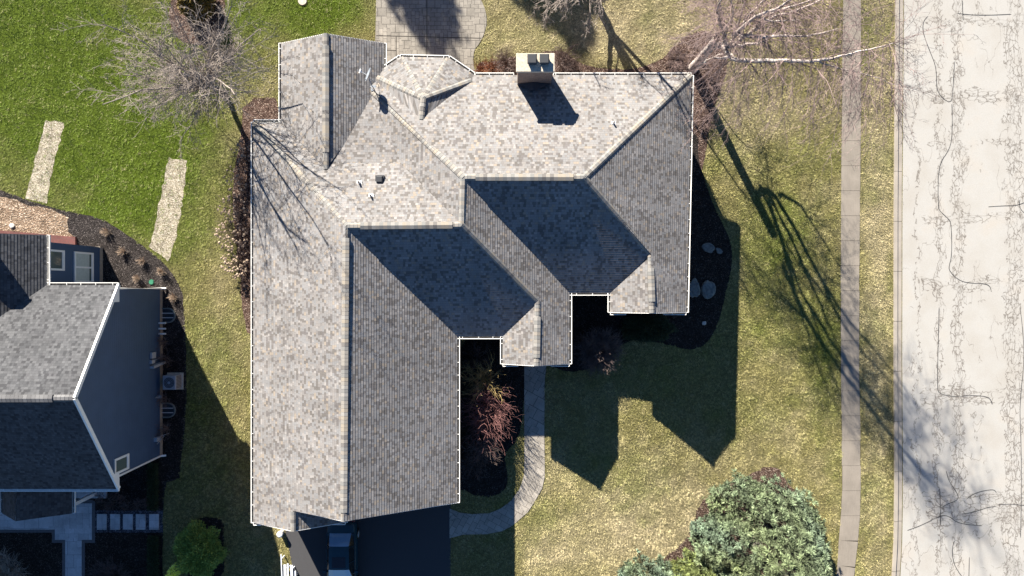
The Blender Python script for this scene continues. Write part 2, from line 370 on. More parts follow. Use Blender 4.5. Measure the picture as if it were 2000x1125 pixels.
def sheet(name, pxy, dz, m, smooth=0, world=False, edge=0.0, thick=0.0, keep=True):
    if smooth: pxy = chaikin(pxy, smooth)
    pts = [(p[0], p[1]) for p in pxy] if world else [G(*p)[:2] for p in pxy]
    if edge: pts = rough_edge(pts, edge)
    if keep: POLYS[name + str(len(POLYS))] = pts
    bm = bmesh.new(); vs = [bm.verts.new((x, y, 0)) for x, y in pts]; f = bm.faces.new(vs); f.normal_update()
    if f.normal.z < 0: f.normal_flip()
    bmesh.ops.triangulate(bm, faces=bm.faces[:])
    xs = [p[0] for p in pts]; k = math.ceil(min(xs) / STEP)
    while k * STEP < max(xs):
        x = k * STEP
        if x >= 5.0 and x <= 18.5: bmesh.ops.bisect_plane(bm, geom=bm.verts[:]+bm.edges[:]+bm.faces[:], plane_co=(x,0,0), plane_no=(1,0,0))
        k += 1
    if thick:
        bnd = [e for e in bm.edges if e.is_boundary]
        for v in bm.verts: v.co.z = dz
        r = bmesh.ops.extrude_edge_only(bm, edges=bnd)
        for v in [g for g in r['geom'] if isinstance(g, bmesh.types.BMVert)]: v.co.z = dz - thick
    else:
        for v in bm.verts: v.co.z = dz
    for v in bm.verts: v.co.z += gz(v.co.x)
    me = bpy.data.meshes.new(name); bm.to_mesh(me); bm.free(); me.materials.append(m)
    o = bpy.data.objects.new(name, me); COL.objects.link(o); o['kind'] = 'structure'; return o

# ---- pixel outlines
walk_in = [(1024,700),(1024,850),(1024,905),(1023,930),(1015,954),(999,977),(978,993),(956,1002),(922,1004),(898,1001),(878,993)]
walk_out = [(878,1051),(905,1044),(951,1043),(981,1037),(1000,1027),(1030,1001),(1044,980),(1059,953),(1064,930),(1064,905),(1063,850),(1064,740),(1069,700)]
beds = {
 'courtyard': [(880,650),(1024,650),(1024,800),(1012,860),(990,880),(985,900),(994,935),(985,960),(960,972),(930,970),(905,955),(880,960)],
 'porch': [(1064,560),(1225,560),(1345,560),(1345,600),(1300,640),(1245,660),(1205,678),(1180,705),(1150,722),(1110,728),(1064,712)],
 'east': [(1290,250),(1365,255),(1362,300),(1372,340),(1393,400),(1418,450),(1430,482),(1430,520),(1420,565),(1406,620),(1392,655),(1372,678),(1345,684),(1300,672),(1240,660),(1240,560),(1290,520)],
}
rear = [(928,120),(960,122),(1010,108),(1100,95),(1128,124),(1180,134),(1240,135),(1285,120),(1310,98),(1342,66),(1375,58),(1410,78),(1425,120),(1405,180),(1385,240),(1376,330),(1355,345),(1300,300),(1290,200),(1100,200),(928,200)]

# ------------------------------------------------------------ lawn colours
GREEN = np.array((.098,.142,.014)); OLIVE = np.array((.232,.208,.085)); TAN = np.array((.41,.350,.215))
def pxarr(x, y, z): s = (H - z) / F; return x / s + 1000, 562.5 - y / s
def nse(x, y, sc, seed=0.0):
    # cheap smooth value noise, vectorised
    x = x * sc + seed * 17.3; y = y * sc - seed * 9.1
    xi = np.floor(x); yi = np.floor(y); fx = x - xi; fy = y - yi
    fx = fx*fx*(3-2*fx); fy = fy*fy*(3-2*fy)
    def h(a, b): v = np.sin(a*127.1 + b*311.7 + seed) * 43758.5453; return v - np.floor(v)
    return (h(xi,yi)*(1-fx)+h(xi+1,yi)*fx)*(1-fy) + (h(xi,yi+1)*(1-fx)+h(xi+1,yi+1)*fx)*fy
def lawn_col(x, y, z):
    px, py = pxarr(x, y, z)
    def blob(cx, cy, rx, ry): return np.exp(-(((px-cx)/rx)**2 + ((py-cy)/ry)**2))
    g = 1.25*blob(60,120,330,240) + .75*blob(280,330,170,170) + 1.2*blob(620,10,110,70) + .25*blob(120,420,200,120) + .5*blob(470,30,60,80)
    g += .32*blob(1500,560,110,190) + .40*blob(1615,740,50,170) + .25*blob(1560,420,90,80) + .30*blob(1270,60,30,90) + .35*blob(390,800,90,260)
    g += .25*blob(1225,930,60,60) + .25*blob(1690,80,14,140) + .35*blob(960,90,60,60)
    t = .95*blob(1180,60,250,90) + .8*blob(1330,1010,240,110) + .7*blob(1715,500,34,900) + .5*blob(1420,200,130,110) + .45*blob(440,640,60,180) + .35*blob(460,230,60,110) + .4*blob(1100,1080,160,120)
    g = g + (nse(x,y,.35,1)-.5)*.45 + (nse(x,y,1.1,2)-.5)*.3 + (nse(x,y,3.1,3)-.5)*.3
    t = t + (nse(x,y,.4,4)-.5)*.5 + (nse(x,y,1.3,5)-.5)*.4 + (nse(x,y,3.7,6)-.5)*.35
    g = np.clip(g, 0, 1)[:,None]; t = np.clip(t, 0, 1)[:,None]*(1-g*.8)
    c = OLIVE*(1-t) + TAN*t; c = c*(1-g) + GREEN*g
    return c
def gzv(x):
    def e(v): t = np.clip((v-5.7)/12.0, 0, 1); return -1.3*t*t*(3-2*t)
    k = np.floor(x/STEP); a = e(k*STEP); b = e((k+1)*STEP); return a + (b-a)*(x/STEP-k)
def build_lawn():
    xs = np.concatenate([[-300,-120,-60,-45], np.arange(-36, 36.1, STEP), [45,60,120,300]])
    ys = np.concatenate([[-300,-120,-50,-30], np.arange(-20, 20.1, STEP), [30,50,120,300]])
    X, Y = np.meshgrid(xs, ys); x = X.ravel(); y = Y.ravel(); z = gzv(x); nx = len(xs); ny = len(ys)
    C = lawn_col(x, y, z) * .62
    i = np.arange(nx*ny).reshape(ny, nx)
    T = np.stack([i[:-1,:-1].ravel(), i[:-1,1:].ravel(), i[1:,1:].ravel(), i[1:,:-1].ravel()], 1)
    o = npmesh('lawn', np.stack([x,y,z],1), T, C, M_LAWN); o['kind'] = 'structure'
build_lawn()

# ------------------------------------------------------------ beds, paths, drive, road
def st(*a, **k): return sheet(*a, **k)
DRIVE = [(560,960),(556,1030),(562,1060),(569,1095),(578,1140),(880,1140),(880,900),(620,900)]
st('driveway', DRIVE, .018, M_ASPH, thick=.2)
st('mulch_bed', beds['courtyard'], .006, M_MULCH, 1, edge=.05)
st('mulch_bed', beds['porch'], .010, M_MULCH, 1, edge=.05)
st('mulch_bed', beds['east'], .014, M_MULCH, 2, edge=.05)
st('mulch_bed', rear, .008, M_MULCHR, 2, edge=.08)
st('mulch_bed', [(476,190),(560,190),(560,640),(500,640),(486,655),(478,640),(470,560),(462,480),(452,400),(458,330),(470,270)], .006, M_MULCHR, 1, edge=.1)
st('front_walk', walk_in + walk_out, .030, M_WALK, 0, thick=.15)
st('patio', chaikin([(735,-60),(734,60),(731,110),(731,170),(980,170),(927,140),(924,118),(926,98),(936,86),(946,66),(951,45),(949,22),(940,0),(925,-30),(905,-60)],1), .030, M_PATIO, 0, thick=.15)
for x0,y0,x1,y1,wd in [(834,-60,834,120,.035),(730,70,950,75,.03),(774,72,774,120,.03)]:
    pass
# saw-cut joints of the patio
def line_sheet(name, pts, wd, dz, m, z_of=None):
    w3 = [Vector(G(*p)) for p in pts]; poly = []
    L = []; R = []
    for i, p in enumerate(w3):
        d = (w3[min(i+1,len(w3)-1)] - w3[max(i-1,0)]); d.z = 0; d.normalize(); n = Vector((-d.y, d.x, 0))
        L.append((p.x+n.x*wd/2, p.y+n.y*wd/2)); R.append((p.x-n.x*wd/2, p.y-n.y*wd/2))
    return sheet(name, L + R[::-1], dz, m, world=True, keep=False)
for pl in ([(834,-60),(834,130)], [(735,70),(780,71),(940,75)], [(774,72),(774,120)], [(752,98),(774,99)]):
    line_sheet('patio_joint', pl, .045, .034, M_JOINT)
# left neighbour's ground
st('mulch_bed', [(-60,355),(0,370),(60,393),(130,413),(190,423),(240,452),(290,488),(322,515),(345,545),(357,572),(361,620),(364,700),(365,770),(360,850),(354,905),(350,938),(318,942),(318,1140),(-60,1140)], .006, M_MULCHB, 1, edge=.06)
st('bare_soil', [(-60,372),(10,385),(60,402),(120,414),(135,428),(130,450),(150,462),(150,500),(-60,500)], .012, M_DIRT, 1, edge=.2)
st('dark_mulch_strip', [(240,700),(312,700),(357,640),(363,760),(357,850),(351,934),(318,940),(318,1140),(-60,1140),(-60,900),(240,900)], .012, M_MULCH, 0, edge=.05)
st('straw_strip', [(90,235),(125,240),(118,275),(108,310),(98,350),(92,398),(76,395),(50,386),(62,340),(72,300)], .010, M_STRAW, 0, edge=.12)
st('straw_strip', [(329,308),(366,312),(362,350),(356,400),(345,460),(330,510),(310,497),(292,482),(302,440),(314,380)], .010, M_STRAW, 0, edge=.12)
st('mulch_bed', [(364,1120),(359,1070),(362,1040),(375,1020),(395,1010),(420,1010),(437,1016),(438,1040),(438,1140),(380,1140)], .006, M_MULCH, 1, edge=.04)
st('mulch_bed', [(338,-40),(332,10),(330,35),(336,60),(352,80),(385,90),(420,84),(438,64),(441,30),(437,-40)], .006, M_MULCHR, 1, edge=.08)
st('mulch_patch', [(1270,1150),(1290,1095),(1335,1060),(1352,1030),(1362,985),(1400,955),(1450,935),(1492,911),(1520,913),(1528,932),(1590,1000),(1620,1090),(1620,1150)], .006, M_MULCHR, 1, edge=.12)
# entry court of the neighbour
st('entry_paving', [(-60,976),(180,976),(186,980),(186,1060),(166,1060),(166,1140),(122,1140),(122,1060),(102,1060),(102,1040),(-60,1040)], .022, M_PAVEB, thick=.1)
st('entry_paving', [(-60,977),(142,983),(180,983),(180,1054),(160,1054),(160,1140),(128,1140),(128,1054),(108,1054),(108,1034),(-60,1034)], .034, M_PAVER, thick=.02)
st('gravel_strip', [(186,997),(318,997),(318,1040),(186,1040)], .016, M_GRAVEL, edge=.03)
# sidewalk slabs, curb and road
SWL = [(1648,-60),(1647,0),(1645,150),(1643,300),(1642,500),(1642,700),(1644,850),(1645,950),(1642,1010),(1638,1060),(1634,1125),(1628,1180)]
SWR = [(1682,-60),(1681,0),(1681,150),(1680,300),(1678,500),(1677,700),(1680,850),(1680,960),(1679,1010),(1675,1060),(1667,1125),(1658,1180)]
def at(pl, y):
    for a, b in zip(pl, pl[1:]):
        if a[1] <= y <= b[1]: t = (y-a[1])/(b[1]-a[1]); return a[0]+(b[0]-a[0])*t
    return pl[-1][0]
def sidewalk():
    mb = MB(); ys = [31 + 48.8*k for k in range(-2, 25)]; rr = random.Random(3)
    for a, b in zip(ys, ys[1:]):
        g = .28; e = rr.uniform(-.6,.6); dz = .035 + rr.uniform(-.006,.006)
        q = [(at(SWL,a)+e,a+g),(at(SWR,a)+e,a+g),(at(SWR,b)+e,b-g),(at(SWL,b)+e,b-g)]
        if a > 1010: 
            k=(a-1010)*.05; q=[(q[0][0],q[0][1]-k*.3),(q[1][0],q[1][1]+k),(q[2][0],q[2][1]+k*1.1),(q[3][0],q[3][1]-k*.2)]
        T = [G(*p, dz) for p in q]; B = [G(*p, dz-.12) for p in q]
        mb.face(T[::-1])
        for i in range(4): j = (i+1)%4; mb.face([T[i],T[j],B[j],B[i]])
    tag(obj('sidewalk', mb, M_SIDE), kind='structure')
    base = st('sidewalk_bed', [(p[0]-.3,p[1]) for p in SWL] + [(p[0]+.3,p[1]) for p in SWR[::-1]], .008, M_JOINT)
sidewalk()
CBK = [(1749,-60),(1748,0),(1746.5,200),(1745,400),(1744.5,700),(1745.5,850),(1746,960),(1744.5,1060),(1741,1125),(1737,1190)]
def curb():
    mb = MB(); ys = [-55 + 97.5*k for k in range(0, 14)]; rr = random.Random(5); n = 6
    prof = [(0,.13),(0.0,.13),(.2,.13),(.25,.03),(.52,.014)]   # across in metres: top, face, gutter pan
    for a, b in zip(ys, ys[1:]):
        g = .35
        for k in range(n):
            y0 = a+g+(b-a-2*g)*k/n; y1 = a+g+(b-a-2*g)*(k+1)/n
            A = Vector(G(at(CBK,y0),y0)); B = Vector(G(at(CBK,y1),y1))
            for (u0,h0),(u1,h1) in zip(prof[1:], prof[2:]):
                mb.face([A+Vector((u0,0,h0)), B+Vector((u0,0,h0)), B+Vector((u1,0,h1)), A+Vector((u1,0,h1))])
            mb.face([A+Vector((0,0,-.2)), B+Vector((0,0,-.2)), B+Vector((0,0,.13)), A+Vector((0,0,.13))])
    tag(obj('curb', mb, M_CURB), kind='structure')
curb()
# the road lies a curb's height lower: cut from its own sheet
def road():
    zr = -1.3
    pts = [(p[0]+17.5, p[1]) for p in CBK]
    # raise above the lawn sheet: the lawn stops at the curb, so lift road a little over it
    L = [P(*p, zr) for p in pts]
    mb = MB()
    for a, b in zip(L, L[1:]): mb.face([(a[0],a[1],zr+.006),(b[0],b[1],zr+.006),(60,b[1],zr+.006),(60,a[1],zr+.006)])
    e = L[0]; mb.face([(e[0],300,zr+.006),(e[0],e[1],zr+.006),(60,e[1],zr+.006),(60,300,zr+.006)])
    e = L[-1]; mb.face([(e[0],e[1],zr+.006),(e[0],-300,zr+.006),(60,-300,zr+.006),(60,e[1],zr+.006)])
    tag(obj('road', mb, M_ROAD), kind='structure')
    POLYS['road'] = [(G(p[0]-1,p[1])[0], G(*p)[1]) for p in CBK] + [(60,-30),(60,30)]
road()
TAR = [[(1812,32),(1803,42),(1802,60),(1808,80),(1818,105),(1827,128),(1829,150),(1829,170),(1833,182),(1842,193),(1859,203),(1862,160),(1864,120)],
 [(1859,203),(1860,240),(1858,280),(1850,298),(1838,315),(1832,340),(1832,405),(1837,414),(1852,427),(1858,437),(1859,500),(1853,520),(1854,529),(1870,546),(1890,553),(1925,554),(1934,560),(1936,570)],
 [(1870,26),(1890,29),(1930,30),(1975,28)],[(1879,0),(1881,40)],
 [(1834,600),(1832,680),(1830,762),(1836,769),(1860,775),(1900,772),(1932,775),(1938,790)],
 [(1930,404),(1960,402),(1985,402),(2010,392)],[(1990,390),(1992,410),(2010,422)],
 [(1992,600),(1997,640),(2001,700),(1991,790),(1994,860),(1995,960),(1993,1050)],
 [(1772,1036),(1800,1026),(1836,1007),(1852,1007),(1872,1023),(1918,1027)],[(1835,953),(1837,1000),(1837,1025)],
 [(1848,920),(1853,940),(1871,965),(1871,977),(1850,984),(1838,992)],[(1887,975),(1905,962),(1940,955),(1946,962)],
 [(1878,1004),(1900,1001),(1928,991),(1945,989)],[(1950,985),(1980,985),(2010,988)],
 [(1864,1056),(1859,1072),(1862,1100),(1875,1122),(1890,1140)],[(1893,1088),(1892,1135)]]
def tar():
    for pl in TAR:
        p = chaikin(pl, 2, closed=False); w3 = [Vector(P(*q, -1.3)) for q in p]; mb = MB(); A = []; B = []
        for i, q in enumerate(w3):
            d = (w3[min(i+1,len(w3)-1)] - w3[max(i-1,0)]).normalized(); n = Vector((-d.y,d.x,0)); wd = .022 + .012*noise.noise((q.x*2,q.y*2,0))
            if i in (0, len(w3)-1): wd *= .4
            A.append(q + n*wd + Vector((0,0,.011))); B.append(q - n*wd + Vector((0,0,.011)))
        for i in range(len(w3)-1): mb.face([A[i],B[i],B[i+1],A[i+1]])
        tag(obj('crack_sealant', mb, M_TAR), kind='structure')
tar()

# ------------------------------------------------------------ roof builder
EXP = 0.143; BUTT = 0.012
def clip(poly, n, d, keep):      # keep side where n.p - d has sign keep
    out = []; L = len(poly)
    for i in range(L):
        a = poly[i]; b = poly[(i+1)%L]; da = (a.dot(n)-d)*keep; db = (b.dot(n)-d)*keep
        if da >= 0: out.append(a)
        if (da > 0 > db) or (da < 0 < db): out.append(a + (b-a)*(da/(da-db)))
    return out
def facet(mb, pts, fit=None):
    """one roof slope laid in real shingle courses; pts = 3-D outline, first three define the plane unless fit given"""
    P3 = [Vector(p) for p in pts]; q = [Vector(p) for p in (fit or pts[:3])]
    n = (q[1]-q[0]).cross(q[2]-q[0]).normalized()
    if n.z < 0: n = -n
    o = q[0]
    P3 = [Vector((p.x, p.y, o.z - (n.x*(p.x-o.x)+n.y*(p.y-o.y))/n.z)) for p in P3]
    u = Vector((0,0,1)).cross(n).normalized(); v = n.cross(u).normalized()
    if v.z < 0: v = -v; u = -u
    vs = [p.dot(v) for p in P3]; v0 = min(vs); v1 = max(vs); k = 0
    seed = (round(o.x*7.13 + o.y*3.7 + n.x*11, 2)) % 50
    while v0 + k*EXP < v1 - 1e-4:
        a = v0 + k*EXP; b = a + EXP
        s = clip(clip(P3, v, a, 1), v, b, -1)
        if len(s) >= 3:
            f = [p + n*(BUTT*(1-(p.dot(v)-a)/EXP)) for p in s]
            uv = [(p.dot(u)+seed, (p.dot(v)-v0)) for p in s]
            # orient up
            if (f[1]-f[0]).cross(f[2]-f[0]).z < 0: f = f[::-1]; uv = uv[::-1]
            mb.face(f, [(x, min(max(y, k*EXP+.001), (k+1)*EXP-.001)) for x, y in uv])
            lo = [p for p in s if abs(p.dot(v)-a) < 1e-5]
            if len(lo) >= 2:
                lo.sort(key=lambda p: p.dot(u)); l, r = lo[0], lo[-1]
                mb.face([l, r, r+n*BUTT, l+n*BUTT], [(l.dot(u)+seed, k*EXP+.002), (r.dot(u)+seed, k*EXP+.002)]*2)
        k += 1
def cap(mb, a, b, wd=.32, drop=.05, lift=.035, ends=True):       # bent cap shingles along a hip or ridge
    a = Vector(a); b = Vector(b); d = (b-a); L = d.length; d.normalize(); s = Vector((d.y,-d.x,0)).normalized(); n = max(1, int(L/.2)); 
    up = Vector((0,0,1))
    for k in range(n):
        p = a + d*(L*k/n); q = a + d*(L*(k+1)/n + .03); zz = lift + .012
        pr = [(-1,-drop+.0),(-.45,0),(.45,0),(1,-drop)]
        A = [p + s*(i*wd/2) + up*(h+zz) for i, h in pr]; B = [q + s*(i*wd/2) + up*(h+lift) for i, h in pr]
        for i in range(3): mb.face([A[i],A[i+1],B[i+1],B[i]], [(0,k*.2+.03),(1,k*.2+.03),(1,k*.2+.17),(0,k*.2+.17)])
        mb.face([A[0],A[1],A[2],A[3]][::-1], [(0,k*.2+.01)]*4)
        for i in (0,3):
            g = Vector((0,0,-.06)); mb.face([A[i],B[i],B[i]+g,A[i]+g], [(0,k*.2+.01)]*4)
def vent(mb, a, b, wd=.36, h=.07, dropk=.5):     # raised ridge vent with cap shingles on top
    a = Vector(a); b = Vector(b); d = (b-a).normalized(); s = Vector((d.y,-d.x,0)).normalized(); L = (b-a).length; n = max(1,int(L/.2)); up = Vector((0,0,1))
    for k in range(n):
        p = a + d*(L*k/n); q = a + d*(L*(k+1)/n)
        pr = [(-1, h-dropk*wd/2*.6), (0, h), (1, h-dropk*wd/2*.6)]
        A = [p + s*(i*wd/2) + up*(z+.006) for i, z in pr]; B = [q + s*(i*wd/2) + up*z for i, z in pr]
        uv = [(0,k*.2+.03),(1,k*.2+.03),(1,k*.2+.17),(0,k*.2+.17)]
        for i in range(2): mb.face([A[i],A[i+1],B[i+1],B[i]], uv)
        g = Vector((0,0,-.09))
        mb.face([A[0],B[0],B[0]+g,A[0]+g], [(0,k*.2+.01)]*4); mb.face([A[2],B[2],B[2]+g,A[2]+g], [(0,k*.2+.01)]*4)
    for e, w_ in ((a,1),(b,-1)):
        g = Vector((0,0,-.1)); t = [e + s*(i*wd/2) + up*z for i, z in pr]
        mb.face([t[0],t[1],t[2],t[2]+g,t[0]+g], [(0,.01)]*5)
def gutter(p, q, root, name='gutter', w_=.15, h=.11, z=0.0, mats=None, hang=.82, phase=.3):
    """trough outside the eave p->q (outside is to the right of p->q)"""
    p = Vector(p); q = Vector(q); d = (q-p).normalized(); s = Vector((d.y,-d.x,0)).normalized(); L = (q-p).length
    mb = MB(); up = Vector((0,0,1))
    o = up*(-.05)
    A = p + s*(w_-.02) + o; B = q + s*(w_-.02) + o
    mb.bar(A, B, .036, h)                               # front lip
    mb.bar(p - up*.01 - s*.01 + o, q - up*.01 - s*.01 + o, .02, h-.02)                     # back
    mb.m = 1; mb.bar(p + s*(w_/2-.01) + o - up*(h/2-.014), q + s*(w_/2-.01) + o - up*(h/2-.014), w_-.045, .02); mb.m = 0
    t = phase
    while t < L - .1:
        c = p + d*t + o + up*(h/2-.012); mb.bar(c - s*.0, c + s*(w_-.035), .026, .02); t += hang*(1+.12*math.sin(t*5))
    for e in (p, q):
        c = e + o; mb.bar(c - s*.01, c + s*(w_-.035), .03, h-.01)
    return obj(name, mb, mats or [M_WHITE, M_GUTIN], root)
def extrude_poly(mb, pts, z0, z1, top=False):
    n = len(pts)
    for i in range(n):
        a = pts[i]; b = pts[(i+1)%n]
        mb.face([(a[0],a[1],z0),(b[0],b[1],z0),(b[0],b[1],z1),(a[0],a[1],z1)])
    if top: mb.face([(x,y,z1) for x, y in pts])
def inset(pts, d):
    out = []; n = len(pts)
    for i in range(n):
        a = Vector(pts[i-1]); b = Vector(pts[i]); c = Vector(pts[(i+1)%n])
        e1 = (b-a).normalized(); e2 = (c-b).normalized(); n1 = Vector((-e1.y,e1.x)); n2 = Vector((-e2.y,e2.x))
        m = (n1+n2); k = m.length_squared
        out.append(tuple(b + m*(2*d/k)))
    return out

# ------------------------------------------------------------ the large house
E = 3.36; R = 6.44
house = thing('house', 'large single-storey house with weathered grey and tan shingle hip roof and tan brick chimney', 'house', (-3, 1, 0))
def build_house():
    eave = [(-14.64,-13.3),(-9.45,-13.3),(-9.45,-12.15),(-3.1,-12.15),(-3.1,-2.74),(-.52,-2.74),(-.52,-4.3),(3.25,-4.3),(3.25,-.275),(5.57,-.275),(5.57,-1.38),(9.86,-1.38),
            (10.15,12.05),(-2.12,12.05),(-3.57,13.03),(-6.32,13.09),(-7.22,12.48),(-7.25,13.87),(-13.07,13.87),(-13.07,9.4),(-14.64,9.4)]
    mb = MB(); extrude_poly(mb, inset(eave, .42), -1.6, E-.1)
    # gable triangles
    for x0,x1,y,zr in [(-14.2,-3.5,-11.75,R-.1),(-14.2,-9.9,-12.85,4.5),(-.1,2.85,-3.9,4.15),(6,9.45,-.98,4.3),(-12.65,-7.65,13.45,4.7)]:
        mb.face([(x0,y,E-.12),(x1,y,E-.12),((x0+x1)/2 if x1-x0 < 8 else -8.7, y, zr-.15)])
    obj('wall', mb, M_BRICK, house)
    mb = MB(); bm = [(x,y) for x,y in inset(eave, .02)]
    mb.face([(x,y,E-.085) for x,y in bm][::-1]); extrude_poly(mb, bm, E-.085, E+.0)
    obj('soffit', mb, M_WHITE, house)
    zM = R-(R-E)*(6.85-3.25)/6.125-.004
    mb = MB()
    J = (-8.65,3.22,R); K = (-8.77,-12.15,R); Q = (-2.6,3.28,R); T = (-2.54,5.77,R); U = (3.75,5.77,R)
    facet(mb, [(-14.64,9.4,E),(-14.64,-12.15,E),K,J])                                        # west slope
    facet(mb, [(-14.64,-12.15,E),(-14.64,-13.3,E),(-11.95,-13.25,4.72),(-11.95,-12.15,4.72)], [(-14.64,9.4,E),(-14.64,-12.15,E),K])
    zg = E + (R-E)*(14.64-11.95)/(14.64-8.77)
    facet(mb, [(-9.45,-11.7,E),(-9.45,-13.25,E),(-11.95,-13.25,zg),(-11.95,-11.7,zg)])
    facet(mb, [(-14.64,9.4,E),J,Q,(-8.6,9.35,E)], [J,Q,(-8.6,9.35,E)])                       # south slope over the garage ridge
    facet(mb, [(-13.07,13.87,E),(-13.07,9.4,E),(-10.15,6.5,4.82),(-10.15,13.87,4.82)])       # rear wing
    facet(mb, [(-7.25,11.0,E),(-7.25,13.87,E),(-10.15,13.87,4.82),(-10.15,6.5,4.82)])
    facet(mb, [(-10.45,6.85,zM),(-5.6,6.85,zM),(-7.3,11.5,3.5),(-8.9,11.5,3.5)])       # shallow slope between
    facet(mb, [T,Q,(-8.5,9.2,E),(-8.5,11.75,E)], [T,Q,(-8.5,9.2,E)])
    facet(mb, [T,U,(10.15,12.05,E),(-8.7,12.05,E)], [T,U,(10.15,12.05,E)])                    # long rear slope
    facet(mb, [U,(10.15,12.05,E),(10.0,5.0,E),(7.62,1.87,4.40)], [U,(10.15,12.05,E),(9.86,-1.38,E)])
    zr2 = 4.43
    facet(mb, [(10.08,8.0,E),(9.86,-1.38,E),(7.7,-1.38,zr2),(7.62,1.9,zr2)], [(10.08,8.0,E),(9.86,-1.38,E),(7.7,-1.38,zr2)])
    facet(mb, [(5.57,-.275,E),(5.57,-1.38,E),(7.7,-1.38,zr2),(7.62,1.9,zr2)])
    facet(mb, [T,U,(7.62,1.87,4.4),(5.57,-.275,E),(3.25,-.275,E)], [T,U,(3.25,-.275,E)])      # north slope, east
    facet(mb, [T,(3.25,-.275,E),(3.25,-4.3,E),(1.36,-4.3,4.31),(1.4,-.75,4.31),Q], [T,(3.25,-.275,E),(3.25,-4.3,E)])
    facet(mb, [(-.52,-4.3,E),(1.36,-4.3,4.31),(1.4,-.75,4.31),(-.52,-2.74,E)])
    facet(mb, [J,Q,(1.4,-.78,4.33),(-.52,-2.74,E),(-3.1,-2.74,E)], [J,Q,(-3.1,-2.74,E)])
    facet(mb, [J,(-3.1,-2.74,E),(-3.1,-12.15,E),K])
    # bay roof
    A = (-4.85,10.36,4.74); B = (-4.95,9.2,4.76)
    facet(mb, [(-6.32,13.09,E),(-3.57,13.03,E),A]); facet(mb, [(-3.57,13.03,E),(-2.12,12.05,E),(-2.25,11.72,3.52),A], [(-3.57,13.03,E),(-2.12,12.05,E),A])
    facet(mb, [(-7.22,12.48,E),(-6.32,13.09,E),A,(-7.6,11.95,3.4)], [(-7.22,12.48,E),(-6.32,13.09,E),A])
    mb.face([A,(-2.25,11.72,3.56),(-2.3,11.3,3.5),B],[(0,1.4),(3,.0),(3,.0),(.5,1.4)]); mb.face([A,B,(-7.8,11.5,3.5),(-7.7,11.9,3.56)],[(0,1.4),(.5,1.4),(3,0),(3,0)])
    # rake and deck edges
    roof = obj('roof', mb, M_SH, house)
    mc = MB()
    cap(mc, U, (10.12,12.02,E)); cap(mc, U, (7.62,1.9,4.43)); cap(mc, T, (-8.0,11.2,3.6)); cap(mc, J, (-14.6,9.35,E)); cap(mc, Q, (1.4,-.75,4.31))
    cap(mc, A, (-2.3,11.68,3.56), .30); cap(mc, A, (-7.6,11.85,3.56), .30); cap(mc, A, (-3.6,13.0,E), .30, .02, .01); cap(mc, A, (-6.3,13.05,E), .3, .02, .01); cap(mc, B, A, .3)
    for a, b in ((U,T),(T,Q),(Q,J),(J,K)): cap(mc, a, b, .36, .09, .02)
    cap(mc, (-11.95,-12.2,zg), (-11.95,-13.25,zg), .28); cap(mc, (7.7,-1.38,zr2), (7.62,1.9,zr2), .3); cap(mc, (1.36,-4.3,4.31), (1.4,-.7,4.31), .3); cap(mc, (-10.15,13.87,4.82), (-10.15,6.5,4.82), .3)
    obj('ridge_cap', mc, M_CAP, roof)
    for a, b in (((-8.77,-11.7,R),(-8.66,2.6,R)), ((-7.9,3.24,R),(-3.1,3.28,R)), ((-1.9,5.77,R),(3.2,5.77,R)), ((-10.15,13.2,4.82),(-10.15,7.4,4.82)), ((1.36,-3.85,4.31),(1.4,-1.6,4.31)), ((7.7,-.75,4.43),(7.64,1.1,4.43))):
        mv = MB(); vent(mv, a, b); obj('ridge_vent', mv, M_CAP, roof)
    # rake boards
    mr = MB()
    for a, b in (((-8.77,-12.16,R),(-3.1,-12.16,E)),((-8.77,-12.16,R),(-11.9,-12.16,4.74)),((-11.95,-13.28,zg),(-14.6,-13.3,E)),((-11.95,-13.28,zg),(-9.45,-13.27,E)),
                 ((1.36,-4.31,4.31),(3.25,-4.31,E)),((1.36,-4.31,4.31),(-.52,-4.31,E)),((7.7,-1.39,4.43),(9.86,-1.39,E)),((7.7,-1.39,4.43),(5.57,-1.39,E)),((-10.15,13.86,4.82),(-13.07,13.86,E)),((-10.15,13.86,4.82),(-7.25,13.86,E))):
        mr = MB(); mr.bar(Vector(a)-Vector((0,0,.09)), Vector(b)-Vector((0,0,.09)), .03, .17); obj('rake_board', mr, M_WHITE, house)
    Z = E
    for i, (a, b) in enumerate([((-14.64,9.4),(-14.64,-13.3)),((-13.07,13.87),(-13.07,9.4)),((-13.07,9.4),(-14.64,9.4)),((-7.25,12.5),(-7.25,13.87)),((-6.32,13.09),(-7.22,12.48)),((-3.57,13.03),(-6.32,13.09)),
                 ((-2.12,12.05),(-3.57,13.03)),((.1,12.05),(-2.12,12.05)),((10.15,12.05),(2.35,12.05)),((9.86,-1.38),(10.15,12.05)),((3.25,-.275),(5.57,-.275)),((5.57,-.275),(5.57,-1.38)),
                 ((3.25,-4.3),(3.25,-.275)),((-3.1,-2.74),(-.52,-2.74)),((-.52,-2.74),(-.52,-4.3)),((-3.1,-12.15),(-3.1,-2.74)),
                 ((-.52,-4.3),(.35,-4.3)),((2.2,-4.3),(3.25,-4.3)),((5.57,-1.38),(6.45,-1.38)),((8.6,-1.38),(9.86,-1.38)),((-10.3,-13.27),(-9.45,-13.27)),((-9.45,-13.27),(-9.45,-12.4)),((-14.64,-13.3),(-14.2,-13.3))]):
        gutter((a[0],a[1],Z), (b[0],b[1],Z), house, phase=.2+.1*(i%4))
    # chimney
    mc = MB(); mc.box(.30,2.17,11.40,12.25,-.2,6.05); ch = obj('chimney', mc, M_BRICK, house)
    mc = MB(); mc.box(.22,2.25,11.34,12.32,6.05,6.2,.02); obj('chimney_cap', mc, M_CONC, ch)
